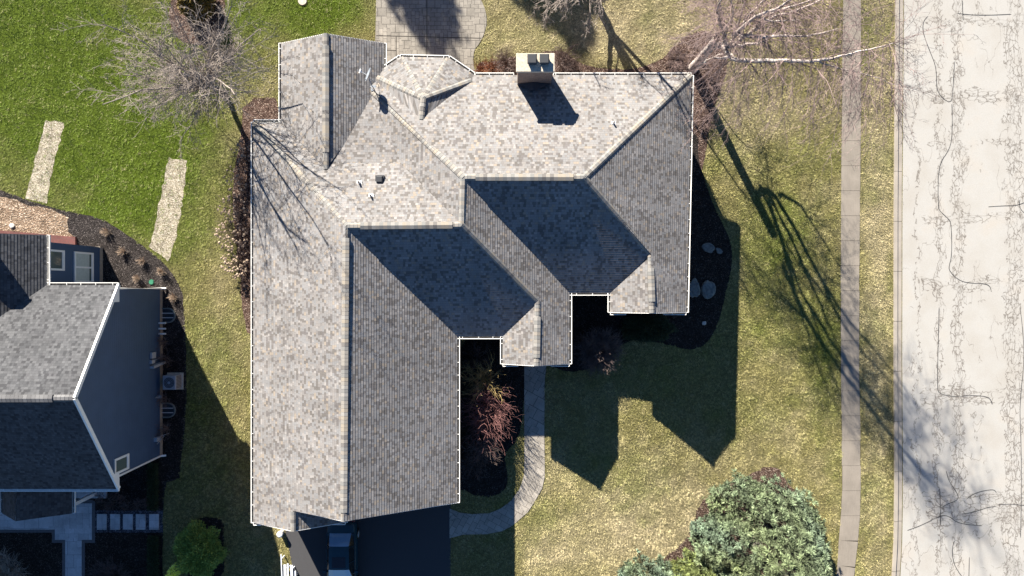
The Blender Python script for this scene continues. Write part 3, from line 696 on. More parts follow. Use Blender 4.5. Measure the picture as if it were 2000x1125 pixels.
    for x in (.80, 1.44):
        mf = MB(); mf.box(x+.05,x+.45,11.72,12.15,6.2,6.42); mf.box(x,x+.50,11.68,12.20,6.42,6.50,.05); mf.box(x+.03,x+.47,11.71,12.17,6.36,6.415); obj('flue_cap', mf, M_DARK, ch)
    mc = MB(); mc.face([(.25,11.38,3.98),(1.2,10.9,4.25),(1.2,11.38,4.28)]); mc.face([(1.2,11.38,4.28),(1.2,10.9,4.25),(2.22,11.38,3.98)]); obj('flashing', mc, M_DARK, ch)
    # pipes and box vent
    def onroof(px, py):
        z = 5.0
        for _ in range(12):
            x, y, _z = P(px, py, z)
            if px < 800: z = R - (R-E)*(y-3.25)/6.1
            else: z = R - (R-E)*(y-5.77)/6.28
        return x, y, z
    for px, py, hh, r in ((702,357,.28,.055),(725,383,.25,.05),(1198,241,.28,.05)):
        x, y, z = onroof(px, py); mp = MB(); mp.tube([(x,y,z-.05),(x,y,z+hh)], [r,r], 10); mp.box(x-.14,x+.14,y-.16,y+.12,z+.0,z+.03)
        mp.cyl((x,y), r*1.7, z+.0, z+.10, 10, r*1.1); obj('vent_pipe', mp, M_PVC, house)
        md = MB(); md.disc((x,y,z+hh-.03), r*.9, 10); obj('pipe_bore', md, M_DARK, house)
    x, y, z = onroof(742, 351); mp = MB(); mp.box(x-.17,x+.17,y-.17,y+.17,z-.1,z+.2,.04); mp.box(x-.24,x+.24,y-.24,y+.24,z-.08,z+.06,.01); obj('box_vent', mp, M_DARK, house)
    # dish
    bx, by, bz = -7.75, 11.2, 3.75
    md = MB(); md.box(bx-.15,bx+.12,by-.15,by+.15,bz-.06,bz+.02); md.tube([(bx,by,bz),(bx-.02,by+.02,bz+.55),(bx-.06,by+.3,bz+.95)], .025, 8)
    md.tube([(bx+.22,by+.3,bz-.05),(bx-.06,by+.25,bz+.9)], .014, 6)
    M_GREYM = simple('grey_galvanised', (.24,.27,.31), .4, .5, var=.08)
    d = obj('satellite_dish', md, M_GREYM, house)
    c = Vector((bx-.02, by+.42, bz+1.05)); nrm = Vector((-.88,.30,.42)).normalized(); u = nrm.cross(Vector((0,0,1))).normalized(); v = u.cross(nrm)
    me_ = MB(); ring0 = None
    for k in range(5):
        r = .36*k/4; dd = .09*(k/4)**2; ring = [c + u*(r*1.05*math.cos(t*math.pi/10)) + v*(r*math.sin(t*math.pi/10)) + nrm*dd for t in range(20)]
        if ring0:
            for i in range(20): me_.face([ring0[i],ring0[(i+1)%20],ring[(i+1)%20],ring[i]])
        ring0 = ring
    obj('reflector', me_, M_GREYM, d)
    me_ = MB(); tip = c + nrm*.52 - v*.12; me_.tube([c - v*.3 + nrm*.05, tip], .018, 6); me_.bar(tip - u*.12, tip + u*.12, .06, .07); me_.bar(tip, tip + nrm*(-.09), .09, .05); obj('feed_arm', me_, M_PVC, d)
    POLYS['house'] = eave[:]
build_house()

# ------------------------------------------------------------ the neighbour's house
M_GLASS = mat('window_glass', .08, .6)[0]; M_GLASS.node_tree.nodes['Principled BSDF'].inputs['Base Color'].default_value = (.10,.13,.12,1)
M_BLIND = simple('pale_blind', (.45,.5,.47), .6, .3, var=.1)
nb = thing('neighbour_house', 'two-storey navy-sided house with grey shingle roof and white trim', 'house', (-26, -5, 0))
def build_nb():
    WX = -21.52; e = 5.3; r = 9.0; RY = -5.34; RX = -21.17; LE = -10.8
    mb = MB()
    mb.face([(WX,-10.25,.3),(WX,-.05,.3),(WX,-.05,e+.1),(WX,RY,r-.12),(WX,-10.25,e+.1)])
    mb.face([(WX,-.05,.3),(-25.2,-.05,.3),(-25.2,-.05,e),(WX,-.05,e)])
    mb.face([(-25.2,-.05,.3),(-25.2,2.5,.3),(-25.2,2.5,e),(-25.2,-.05,e)])
    mb.face([(-25.2,2.5,.3),(-36,2.5,.3),(-36,2.5,e),(-30.7,2.5,r-.2),(-25.2,2.5,e)])
    mb.face([(-36,-10.25,.3),(WX,-10.25,.3),(WX,-10.25,e),(-36,-10.25,e)])
    obj('wall', mb, M_NAVY, nb)
    mb = MB(); mb.box(-36,WX+.03,-10.28,-.02,-.3,.3); mb.box(-36,-25.17,-.01,2.53,-.3,.3); obj('foundation', mb, M_BEIGE, nb)
    mb = MB()
    facet(mb, [(RX,.15,e),(RX,RY,r),(-36,RY,r),(-36,.15,e)])
    facet(mb, [(RX,LE,e),(-36,LE,e),(-36,RY,r),(RX,RY,r)])
    facet(mb, [(-25.02,-.2,e),(-25.02,2.85,e),(-30.6,2.85,r),(-30.6,-5.6,r)])
    facet(mb, [(-36.2,-.2,e),(-36.2,2.85,e),(-30.6,2.85,r),(-30.6,-5.6,r)])
    roof = obj('roof', mb, M_SHN, nb)
    mc = MB(); cap(mc, (RX-.05,RY,r), (-36,RY,r), .34, .1, .02); cap(mc, (-30.6,2.8,r), (-30.6,-5.4,r), .34); vent(mc, (-22.2,RY,r), (-35,RY,r), .36, .08); obj('ridge_vent', mc, M_CAPN, roof)
    for a, b in (((RX,.17,e),(RX,RY,r)),((RX,LE,e),(RX,RY,r))):
        mp = MB(); mp.bar(Vector(a)-Vector((0,0,.05)), Vector(b)-Vector((0,0,.05)), .10, .2); obj('rake_board', mp, M_WHITE, nb)
    for a, b in (((RX,.15),(-25.02,.15)),((-25.02,.15),(-25.02,2.85)),((-36,LE),(RX,LE))): gutter((*a,e),(*b,e),nb,mats=[M_WHITE,M_WHITE] if b[1]<-5 else None)
    for fc, bx in (([(RX,.15,e-.1),(RX,-.75,e-.1),(RX,-.75,e+.45),(RX,.15,e)],(-.04,.14)), ([(RX,LE,e-.1),(RX,-9.9,e-.1),(RX,-9.9,e+.5),(RX,LE,e)],(LE,-10.26))):
        mp = MB(); mp.face(fc); mp.box(-36,RX,bx[0],bx[1],e-.12,e-.08); obj('soffit', mp, M_WHITE, nb)
    for y0, y1 in ((-.03,0),(-10.28,0)):
        md = MB(); md.tube([(-21.3,y0+(.12 if y0>-1 else -.45),e-.1),(-21.5,y0,e-.4),(-21.5,y0,.25),(-21.25,y0,.08)], .06, 8); obj('downspout', md, M_WHITE, nb)
    # windows on the east faces: frame stands proud, glass set back
    def window(X, y0, y1, z0, z1, panes=1, blind=False):
        mf = MB(); t = .11; mf.box(X-.02,X+.06,y0-t,y1+t,z0-t-.02,z0); mf.box(X-.02,X+.06,y0-t,y1+t,z1,z1+t); mf.box(X-.02,X+.06,y0-t,y0,z0,z1); mf.box(X-.02,X+.06,y1,y1+t,z0,z1)
        if panes == 2: ym = (y0+y1)/2; mf.box(X-.02,X+.05,ym-.05,ym+.05,z0,z1)
        mf.box(X-.01,X+.035,y0,y1,z1-.06,z1); mf.box(X-.01,X+.035,y0,y1,z0,z0+.05)
        w = obj('window', mf, M_WHITE, nb)
        mg = MB(); mg.face([(X+.012,y0,z0),(X+.012,y1,z0),(X+.012,y1,z1),(X+.012,y0,z1)]); obj('pane', mg, M_BLIND if blind else M_GLASS, w)
        if blind:
            mg = MB(); mg.face([(X+.016,y0,z0+.05),(X+.016,y1,z0+.05),(X+.016,y1,z0+.22),(X+.016,y0,z0+.22)]); obj('pane', mg, M_GLASS, w)
    window(-25.2, .42, 2.0, 1.1, 2.65, 2, True); window(-25.2, 1.08, 2.0, 3.75, 5.2)
    window(WX, -10.02, -9.38, 3.85, 5.0)
    # chimney on the garden end
    mb = MB(); mb.box(-28.9,-27.25,1.9,2.7,6.0,7.6); c = obj('chimney', mb, M_BRICK, nb); mb = MB(); mb.box(-29,-27.15,1.8,2.8,7.6,7.73); obj('chimney_cap', mb, M_CONC, c)
    mb = MB(); x, y, z = P(119,734,7.9); mb.tube([(x,y,z-.3),(x,y,z+.05)], .06, 10); obj('vent_pipe', mb, M_PVC, nb)
    # porch roof over the front door
    mb = MB(); pe = 2.9; pr = 4.6
    facet(mb, [(-25.2,-12.92,pe),(-27.2,-12.78,pr),(-27.2,-10.2,pr),(-25.2,-10.2,pe)]); facet(mb, [(-29.2,-12.92,pe),(-27.2,-12.78,pr),(-27.2,-10.2,pr),(-29.2,-10.2,pe)])
    p = obj('porch_roof', mb, M_SHN, nb)
    mb = MB(); mb.face([(-28.9,-12.6,pe),(-25.5,-12.6,pe),(-27.2,-12.6,pr-.1)]); mb.box(-29.05,-25.35,-12.75,-10.3,pe-.25,pe-.05)
    for x in (-28.9,-25.55): mb.box(x-.1,x+.1,-12.7,-12.5,.05,pe-.2)
    obj('porch_frame', mb, M_WHITE, nb)
    gutter((-25.2,-12.9,pe),(-25.2,-10.9,pe),nb); gutter((-29.2,-10.9,pe),(-29.2,-12.9,pe),nb)
    mb = MB(); mb.box(-29,-24.9,-12.9,-10.25,-.1,.14,.02); obj('stoop', mb, M_PAVER, nb)
    # services on the east wall
    for k in range(3):
        y = P(0,(631,642,652)[k],.4)[1]; mb = MB(); mb.tube([(WX-.05,y,.42),(WX+.42,y,.40)], .055, 10, True); obj('vent_pipe', mb, M_PVC, nb)
    M_BOX = simple('grey_meter_box', (.33,.35,.38), .5, .4, var=.05)
    mb = MB(); mb.box(WX,WX+.14,-4.2,-3.85,1.0,1.45,.02); obj('meter_box', mb, M_BOX, nb)
    mb = MB(); mb.box(WX,WX+.16,-4.5,-4.28,1.15,1.5,.02); mb.tube([(WX+.08,-4.35,1.1),(WX+.12,-4.2,.2)], .02, 6); obj('meter_box', mb, M_BOX, nb)
    mb = MB(); mb.bar((WX+.12,-4.72,1.45),(WX+.12,-4.55,.05),.14,.26,(1,0,0)); obj('meter_box', mb, M_BOX, nb)
    mb = MB(); mb.tube([(WX+.1,-6.6,1.0),(WX+.1,-6.6,.3)], .04, 8); mb.box(WX,WX+.2,-6.7,-6.5,.4,.6); obj('meter_box', mb, M_BOX, nb)
    mb = MB(); mb.box(WX,WX+.2,-9.25,-9.0,.6,1.0); mb.tube([(WX+.15,-9.4,.9),(WX+.15,-9.1,.1)],.03,6); mb.tube([(WX+.15,-9.0,.7),(WX+.5,-8.9,.2)],.02,6); obj('meter_box', mb, M_BOX, nb)
    M_WELL = simple('galvanised_well', (.17,.19,.18), .5, .4, var=.2)
    for py in (616, 801):
        y = P(0,py,0)[1]; mb = MB(); pts = [(WX+.02,y+.43,.12),(WX+.4,y+.43,.12)] + [(WX+.4+.42*math.sin(t),y+.43*math.cos(t),.12) for t in [math.pi*k/10 for k in range(1,10)]] + [(WX+.4,y-.43,.12),(WX+.02,y-.43,.12)]
        for a, b in zip(pts, pts[1:]): mb.bar((a[0],a[1],.02),(b[0],b[1],.02),.07,.22)
        ww = obj('window_well', mb, M_WELL, nb)
        mb = MB(); 
        for dy in (-.14,.14): mb.bar((WX,y+dy,.11),(WX+.72,y+dy,.11),.035,.03)
        obj('bar', mb, M_PVC, ww)
        mb = MB(); mb.face([(p[0],p[1],.02) for p in pts][::-1]); obj('well_floor', mb, M_DARK, ww)
build_nb()
POLYS['nb'] = [(-60,-10.3),(-21.5,-10.3),(-21.5,0),(-25.1,0),(-25.1,3.4),(-60,3.4)]
tag(st('brick_patio', [(-90,444),(0,450),(150,463),(150,484),(-90,476)], .16, stamped('red_brick_paving', (.115,.042,.036), .34, (.09,.05,.045), .008), thick=.3))

# ------------------------------------------------------------ small built things
M_AC = simple('grey_unit_metal', (.30,.31,.34), .5, .4, var=.06)
ac = thing('air_conditioner', 'grey outdoor air conditioner unit with round fan grille beside the navy side wall', 'air conditioner', (-20.7,-5.72,0))
mb = MB(); mb.box(-21.1,-20.3,-6.14,-5.3,.05,.80,.03); obj('cabinet', mb, M_AC, ac)
mb = MB(); 
for k in range(9): y = -6.06+.085*k; mb.box(-20.3,-20.285,y,y+.04,.12,.72)
obj('louvre', mb, simple('louvre_dark', (.12,.12,.14), .6, .3), ac)
mb = MB(); mb.cyl((-20.7,-5.72), .33, .79, .81, 24); gr = obj('fan_grille', mb, M_DARK, ac)
mb = MB()
for r in (.10,.18,.26,.33): mb.tube([(-20.7+r*math.cos(t*math.pi/12),-5.72+r*math.sin(t*math.pi/12),.83) for t in range(25)], .007, 4)
mb.cyl((-20.7,-5.72), .07, .82, .85, 12); obj('guard', mb, simple('blue_grey_wire', (.25,.32,.42), .4, .5), gr)
mb = MB(); mb.box(-21.2,-20.2,-6.24,-5.2,-.02,.05); obj('pad', mb, M_CONC, ac)
# stepping stones
for i, (a, b) in enumerate(((190,209),(216,235),(241,260),(266,285),(292,311))):
    p = P(a,1034); q = P(b,1003.5); mb = MB(); mb.box(p[0],q[0],p[1],q[1],0,.055,.008)
    pos = ['leftmost, nearest the paved entry court','second from the paved entry court','middle one of the row of five','fourth from the paved entry court','rightmost, nearest the lawn'][i]
    tag(obj('stepping_stone', mb, M_PAVER, base=(p[0],p[1],0)), 'pale rectangular stepping stone on dark gravel, ' + pos, 'stepping stone', 'stepping stones on the gravel strip')
# rocks
M_ROCK = simple('lichened_granite', (.16,.165,.155), .95, .2, var=.45, scale=7, bump=.02)
def rock(px, py, rx, ry, h, label, rot=0, m=None, group=None, seed=0):
    c = G(px, py); bm = bmesh.new(); bmesh.ops.create_icosphere(bm, subdivisions=3, radius=1)
    for v in bm.verts:
        n = 1 + .28*noise.noise(v.co*1.3 + Vector((seed*3.1,0,seed))) + .10*noise.noise(v.co*3.5+Vector((seed,2,0)))
        q = v.co * n; q.z = min(q.z, .55+.1*noise.noise(v.co*2)); x, y = q.x*rx, q.y*ry
        v.co = (x*math.cos(rot)-y*math.sin(rot), x*math.sin(rot)+y*math.cos(rot), q.z*h+h*.2)
    me = bpy.data.meshes.new('rock'); bm.to_mesh(me); bm.free(); me.materials.append(m or M_ROCK)
    o = bpy.data.objects.new('rock', me); COL.objects.link(o); o.location = c; tag(o, label, 'rock', group); return o
rock(1382,549+17,.50,.52,.28,'large angular granite rock, right one of the pair by the front corner of the house',.3,seed=1,group='granite rocks in the shaded east bed')
rock(1355,563,.40,.56,.25,'rounded granite rock half under the eave, left one of the pair by the front corner',.1,seed=2,group='granite rocks in the shaded east bed')
rock(1383,484,.42,.30,.2,'flat grey granite rock, topmost rock in the shaded east bed',-.3,seed=3,group='granite rocks in the shaded east bed')
rock(1404,490,.24,.17,.16,'small grey rock just right of the topmost flat granite rock',-.6,seed=4,group='granite rocks in the shaded east bed')
M_PALE = simple('pale_stone', (.45,.42,.38), .9, .2, var=.15)
rock(1375,631,.14,.13,.12,'small pale stone alone near the lower tip of the shaded east bed',0,M_PALE,seed=5)
rock(1370,120,.3,.22,.22,'pale rock at the foot of the white-barked birch',.4,M_PALE,seed=6)
rock(1355,133,.2,.16,.2,'small pale rock between the birch foot and the roof corner',.1,M_PALE,seed=7)
rock(24,441,.17,.14,.12,'small white stone on the tan soil above the brick paving',0,M_PALE,seed=8)
# utility lid, round cover
mb = MB(); x,y,z = G(296,551); mb.cyl((x,y), .16, .01, .06, 20, .14); tag(obj('irrigation_lid', mb, simple('green_plastic', (.03,.16,.09), .5, .4), base=(x,y,0)), 'round green plastic lid in the dark mulch bed', 'utility lid')
mb = MB(); x,y,z = G(591,2); mb.cyl((x,y), .28, .01, .07, 20, .26); tag(obj('well_cover', mb, M_CONC, base=(x,y,0)), 'round pale concrete cover in the green lawn at the top edge', 'cover')
# white bin
bn = thing('bin', 'short white cylindrical bin with rounded lid at the driveway edge', 'bin', G(551,1039))
x,y,z = G(551,1039); mb = MB(); mb.tube([(x,y,0),(x,y,.36),(x,y,.40)], [.15,.17,.17], 24, True); obj('body', mb, simple('white_plastic_shade',(.6,.6,.6),.4,.4,var=.03), bn, smooth=False)
mb = MB(); mb.tube([(x,y,.40),(x,y,.44),(x,y,.47),(x,y,.485)], [.185,.185,.15,.06], 24, True); obj('lid', mb, simple('white_plastic_lid',(.85,.85,.83),.4,.4,var=.02), bn, smooth=True)
# planks beside the drive
M_PL = simple('white_painted_plank', (.52,.55,.62), .5, .3, var=.05)
for i, (px, py, wd, z, lab) in enumerate(((549,1083,.06,.62,'thin pale pole lying along the lawn edge, leftmost of the white lengths'),(556.5,1103,.16,.30,'pale blue-shaded plank, second of the white lengths from the lawn'),(562,1101,.10,.52,'white plank, middle of the stack by the driveway edge'),
        (569.5,1104,.15,.58,'wide white plank, second from the driveway side of the stack'),(576,1115,.13,.50,'short white plank, nearest the asphalt in the stack'))):
    a = P(px,py,z); b = P(px+(5 if i==0 else 2.5),1210,z+.02); mb = MB(); mb.bar(a, b, wd, .05); mb.bar((a[0]*.3+b[0]*.7,a[1]*.3+b[1]*.7,0),(a[0]*.3+b[0]*.7,a[1]*.3+b[1]*.7,z-.02),.05,.05,(0,1,0)); mb.bar((a[0],a[1]-.3,0),(a[0],a[1]-.3,z-.02),.05,.05,(0,1,0))
    tag(obj('plank', mb, M_PL, base=(a[0],a[1],0)), lab, 'plank', 'white planks by the driveway')

# ------------------------------------------------------------ car
M_CAR = mat('dark_teal_paint', .3, .35)[0]; _b = M_CAR.node_tree.nodes['Principled BSDF']; _b.inputs['Base Color'].default_value = (.010,.042,.060,1); _b.inputs['Coat Weight'].default_value = .1
M_CGL = mat('car_glass_sky_tint', .06, .7)[0]; M_CGL.node_tree.nodes['Principled BSDF'].inputs['Base Color'].default_value = (.20,.32,.46,1)  # pale blue base paints the reflected sky into the glass
M_GLASSD = mat('tinted_glass', .12, .4)[0]; M_GLASSD.node_tree.nodes['Principled BSDF'].inputs['Base Color'].default_value = (.015,.018,.02,1)
M_RED = simple('tail_lamp_red', (.14,.01,.01), .25, .5, var=.05); M_TYRE = simple('tyre_rubber', (.02,.02,.02), .8, .2); M_RIM = simple('alloy_rim', (.55,.55,.56), .3, .5, .6)
def build_car():
    cx = -10.30; rear = -14.02; L = 4.75
    car = thing('car', 'dark teal saloon car parked tail-first under the garage eave on the asphalt drive', 'car', (cx, rear-L/2, 0))
    # stations: distance from tail, half width, sill z, shoulder z, centre z
    S = [(0,.60,.42,.70,.76),(.06,.74,.30,.88,.93),(.25,.83,.24,.98,1.03),(.8,.89,.20,1.0,1.06),(1.4,.905,.19,.97,1.02),(2.3,.91,.19,.95,1.0),(3.2,.90,.19,.90,.98),(3.9,.87,.20,.84,.93),(4.4,.80,.26,.74,.82),(4.68,.66,.32,.60,.66),(4.75,.5,.4,.52,.55)]
    mb = MB(); rings = []
    for d, hw, z0, zs, zc in S:
        pr = [(-hw*.86,z0),(-hw,z0+.16),(-hw,(z0+zs)/2),(-hw*.97,zs-.07),(-hw*.86,zs),(-hw*.5,(zs+zc*2)/3),(0,zc),(hw*.5,(zs+zc*2)/3),(hw*.86,zs),(hw*.97,zs-.07),(hw,(zs+z0)/2),(hw,z0+.16),(hw*.86,z0)]
        rings.append([(cx+x, rear-d, z) for x, z in pr])
    n = len(rings[0]); V = [p for r in rings for p in r]; Fc = []
    for i in range(len(rings)-1):
        for k in range(n): Fc.append((i*n+k, i*n+(k+1)%n, (i+1)*n+(k+1)%n, (i+1)*n+k))
    Fc.append(tuple(range(n))); Fc.append(tuple((len(rings)-1)*n+k for k in range(n))[::-1]); mb.idx(V, Fc); body = obj('body', mb, M_CAR, car, smooth=True)
    # cabin: glasshouse loft under a roof panel
    C = [(.70,.66,1.05,.70),(1.36,.58,1.40,.5),(1.7,.60,1.445,.5),(2.4,.60,1.45,.5),(2.75,.61,1.41,.5),(3.45,.72,.99,.6)]
    def ring(d, hw, z): return [(cx-hw,rear-d,z-.035),(cx-hw*.6,rear-d,z),(cx+hw*.6,rear-d,z),(cx+hw,rear-d,z-.035)]
    rr_ = [ring(d,hw,z) for d,hw,z,_ in C]
    def panel(name, a, b, m, lift=.0, parent=car):
        mb = MB()
        for i in range(3): mb.face([tuple(Vector(rr_[a][i])+Vector((0,0,lift))),tuple(Vector(rr_[a][i+1])+Vector((0,0,lift))),tuple(Vector(rr_[b][i+1])+Vector((0,0,lift))),tuple(Vector(rr_[b][i])+Vector((0,0,lift)))])
        return obj(name, mb, m, parent, smooth=True)
    panel('rear_window', 0, 1, M_CGL, .012)
    mb = MB()
    for a in (1,2,3):
        for i in range(3): mb.face([rr_[a][i],rr_[a][i+1],rr_[a+1][i+1],rr_[a+1][i]])
    rf = obj('roof_panel', mb, M_CAR, car, smooth=True)
    panel('windscreen', 4, 5, M_CGL, .012)
    mb = MB(); mb.box(cx-.40,cx+.40,rear-2.62,rear-1.98,1.44,1.458); obj('sunroof', mb, simple('sunroof_glass',(.012,.012,.02),.1,.6,var=.02), rf)
    for sx in (-1,1):
        mb = MB(); top = [(cx+sx*C[i][1],rear-C[i][0],C[i][2]-.035) for i in range(6)]; bot = [(cx+sx*.83,rear-C[i][0],.98) for i in range(6)]
        for i in range(5): mb.face([top[i],top[i+1],bot[i+1],bot[i]])
        sw = obj('side_window', mb, M_GLASSD, car); mb = MB()
        for d in (.75,1.45,2.35,3.1):
            t = None
            for (a,b) in zip(C,C[1:]):
                if a[0] <= d <= b[0]: k=(d-a[0])/(b[0]-a[0]); t=(a[1]+(b[1]-a[1])*k, a[2]+(b[2]-a[2])*k-.035)
            mb.bar((cx+sx*t[0],rear-d,t[1]),(cx+sx*.835,rear-d,.98),.06,.03,(0,1,0))
        mb.bar((cx+sx*.845,rear-.7,.985),(cx+sx*.845,rear-3.3,.955),.03,.03); obj('pillar', mb, M_CAR, sw)
        mb = MB(); mb.bar((cx+sx*.86,rear-3.0,1.0),(cx+sx*1.06,rear-3.02,1.03),.12,.13); obj('mirror', mb, M_CAR, car)
        mb = MB(); mb.box(cx+sx*.62-.2,cx+sx*.62+.2,rear-.10,rear+.01,.68,.86,.03); obj('tail_light', mb, M_RED, car)
        for d in (1.0,3.85):
            mt = MB(); mt.tube([(cx+sx*.74,rear-d,.32),(cx+sx*.93,rear-d,.32)], .325, 20, True); ty = obj('wheel', mt, M_TYRE, car)
            mt = MB(); mt.tube([(cx+sx*.92,rear-d,.32),(cx+sx*.945,rear-d,.32)], [.21,.19], 16, True); obj('rim', mt, M_RIM, ty)
        for d in (1.75,2.7):
            mt = MB(); mt.bar((cx+sx*.925,rear-d,.85),(cx+sx*.925,rear-d-.16,.85),.03,.03); obj('door_handle', mt, M_CAR, car)
    mb = MB(); mb.box(cx-.2,cx+.2,rear+.0,rear+.035,.60,.74); obj('number_plate', mb, simple('plate_white',(.4,.42,.45),.5,.3,var=.1), car)
    mb = MB(); mb.box(cx-.78,cx+.78,rear-.06,rear+.10,.34,.58,.04); obj('rear_bumper', mb, M_CAR, car)
    mb = MB(); 
    for dx,dy in ((-.35,0),(.35,0)): mb.box(cx+dx-.2,cx+dx+.2,rear-1.28,rear-1.1,1.02,1.16,.03)
    mb.box(cx-.6,cx+.6,rear-1.2,rear-.85,.985,1.02); obj('parcel_shelf', mb, simple('seat_grey',(.2,.2,.2),.9,.2), car)
build_car()

# ------------------------------------------------------------ woody plants
def perp(d):
    a = d.cross(Vector((0,0,1)))
    if a.length < .1: a = d.cross(Vector((1,0,0)))
    return a.normalized()
def turned(d, ang, az):
    a = perp(d); b = d.cross(a); s = a*math.cos(az) + b*math.sin(az); return (d*math.cos(ang) + s*math.sin(ang)).normalized()
def grow(mb, p, d, L, r, lev, o, rg):
    nseg = o['seg'][lev]; pts = [p.copy()]; rad = [r]; last = lev == len(o['seg'])-1
    for k in range(nseg):
        d = (d + Vector((rg.gauss(0,1),rg.gauss(0,1),rg.gauss(0,1)))*o['wob'][lev] + Vector((0,0,o['up'][lev]))).normalized()
        p = p + d*(L/nseg); pts.append(p.copy()); rad.append(r*(1-(1-o['tip'])*(k+1)/nseg))
        if not last:
            nk = o['kids'][lev]/nseg; m = int(nk) + (1 if rg.random() < nk-int(nk) else 0)
            if (k+1)/nseg >= o['bare'][lev]:
                for _ in range(m):
                    t = rg.random(); q = pts[-2].lerp(pts[-1], t)
                    dd = turned(d, math.radians(rg.uniform(*o['ang'])), rg.uniform(0, 2*math.pi))
                    fl = 1-.5*(k/nseg)
                    grow(mb, q, dd, L*o['len'][lev]*rg.uniform(.65,1.2)*fl, max(rad[-1]*o['rk'][lev], o['rmin']), lev+1, o, rg)
    mb.tube(pts, rad, o['sides'][lev])
def path_tube(mb, pts, rads, n=8, sub=3, jit=.03, rg=random):
    P_ = [Vector(p) for p in pts]; out = []; rr = []
    for i in range(len(P_)-1):
        p0 = P_[max(i-1,0)]; p1 = P_[i]; p2 = P_[i+1]; p3 = P_[min(i+2,len(P_)-1)]
        for k in range(sub):
            t = k/sub; q = .5*((2*p1)+(-p0+p2)*t+(2*p0-5*p1+4*p2-p3)*t*t+(-p0+3*p1-3*p2+p3)*t**3)
            out.append(q + Vector((rg.gauss(0,jit),rg.gauss(0,jit),rg.gauss(0,jit)))); rr.append(rads[i]+(rads[i+1]-rads[i])*t)
    out.append(P_[-1]); rr.append(rads[-1]); mb.tube(out, rr, n); return out, rr
def bark(name, c1, c2, sc=6.0, bands=False):
    m, t, b = mat(name, .9, .2); N = NT(t); p = N.pos()
    if bands:
        mp = N.n('ShaderNodeMapping', {'Vector': p}); f = N.noise(p, sc, 4, .7)
        c = N.ramp(f, [(.40, c2), (.50, c1)])
    else: c = N.ramp(N.noise(p, sc, 4), [(.3, c2), (.7, c1)])
    t.links.new(c, b.inputs['Base Color']); N.bump(N.noise(p, sc*2, 4), b, .02); return m
M_BARK = bark('grey_bark', (.20,.175,.165), (.10,.085,.08))
M_TWIG = bark('pale_grey_twig', (.31,.265,.235), (.20,.17,.15), 3)
M_BIRCH = bark('birch_bark', (.48,.42,.39), (.10,.08,.075), 5, True)
M_BTWIG = bark('birch_twig', (.27,.20,.19), (.17,.125,.12), 3)
M_SCRUB = bark('purple_brown_twig', (.20,.145,.135), (.12,.085,.08), 3)

def left_tree():
    rg = random.Random(21); b = Vector(G(440,184)); t = thing('bare_tree', 'bare grey deciduous tree with wide spreading crown on the green lawn beside the garage', 'tree', b)
    mb = MB(); fork = b + Vector((-.25,.22,1.9)); path_tube(mb, [b-Vector((0,0,.1)), b+Vector((-.05,.05,.6)), b+Vector((-.15,.12,1.3)), fork], [.19,.15,.14,.13], 10)
    obj('trunk', mb, M_BARK, t, smooth=True)
    o = dict(seg=[7,5,4,3], kids=[11,7,5], wob=[.10,.15,.20,.25], up=[.02,.03,.01,.0], tip=.35, bare=[.14,.2,.2], ang=(25,62), len=[.50,.50,.48], rk=[.50,.55,.6], rmin=.0095, sides=[6,4,3,3])
    mb = MB(); targets = [(255,110,5.2),(262,165,4.8),(300,225,4.2),(255,215,4.0),(345,40,6.2),(300,70,6.2),(395,45,5.0),(375,235,3.4),(470,120,3.4),(485,190,2.7),(330,140,7.0),(425,230,2.6),(430,80,4.5),(350,255,3.2),(400,75,8.2),(365,120,8.8),(425,140,7.6),(455,105,6.4),(300,150,8.0),(270,190,5.5),(320,190,6.5),(245,130,5.2),(440,150,9.2),(335,110,9.0),(310,180,8.8),(350,172,8.6),(372,150,9.4)]
    for px, py, z in targets:
        e = Vector(P(px,py,z)); q = b + Vector((-.1,.1,rg.uniform(1.25,2.0))); q = b.lerp(fork, rg.uniform(.65,1.0)) ; d = e - q; L = d.length; d = (d.normalized() + Vector((0,0,.10))).normalized()
        oo = dict(o); oo['up'] = [-.03,.0,-.01,-.02]; oo['kids'] = [11,7,4]; oo['len'] = [.46,.5,.48]; grow(mb, q, d, L*1.12, .066 if L > 5.2 else .046, 0, oo, rg)
    obj('crown', mb, M_TWIG, t)
left_tree()

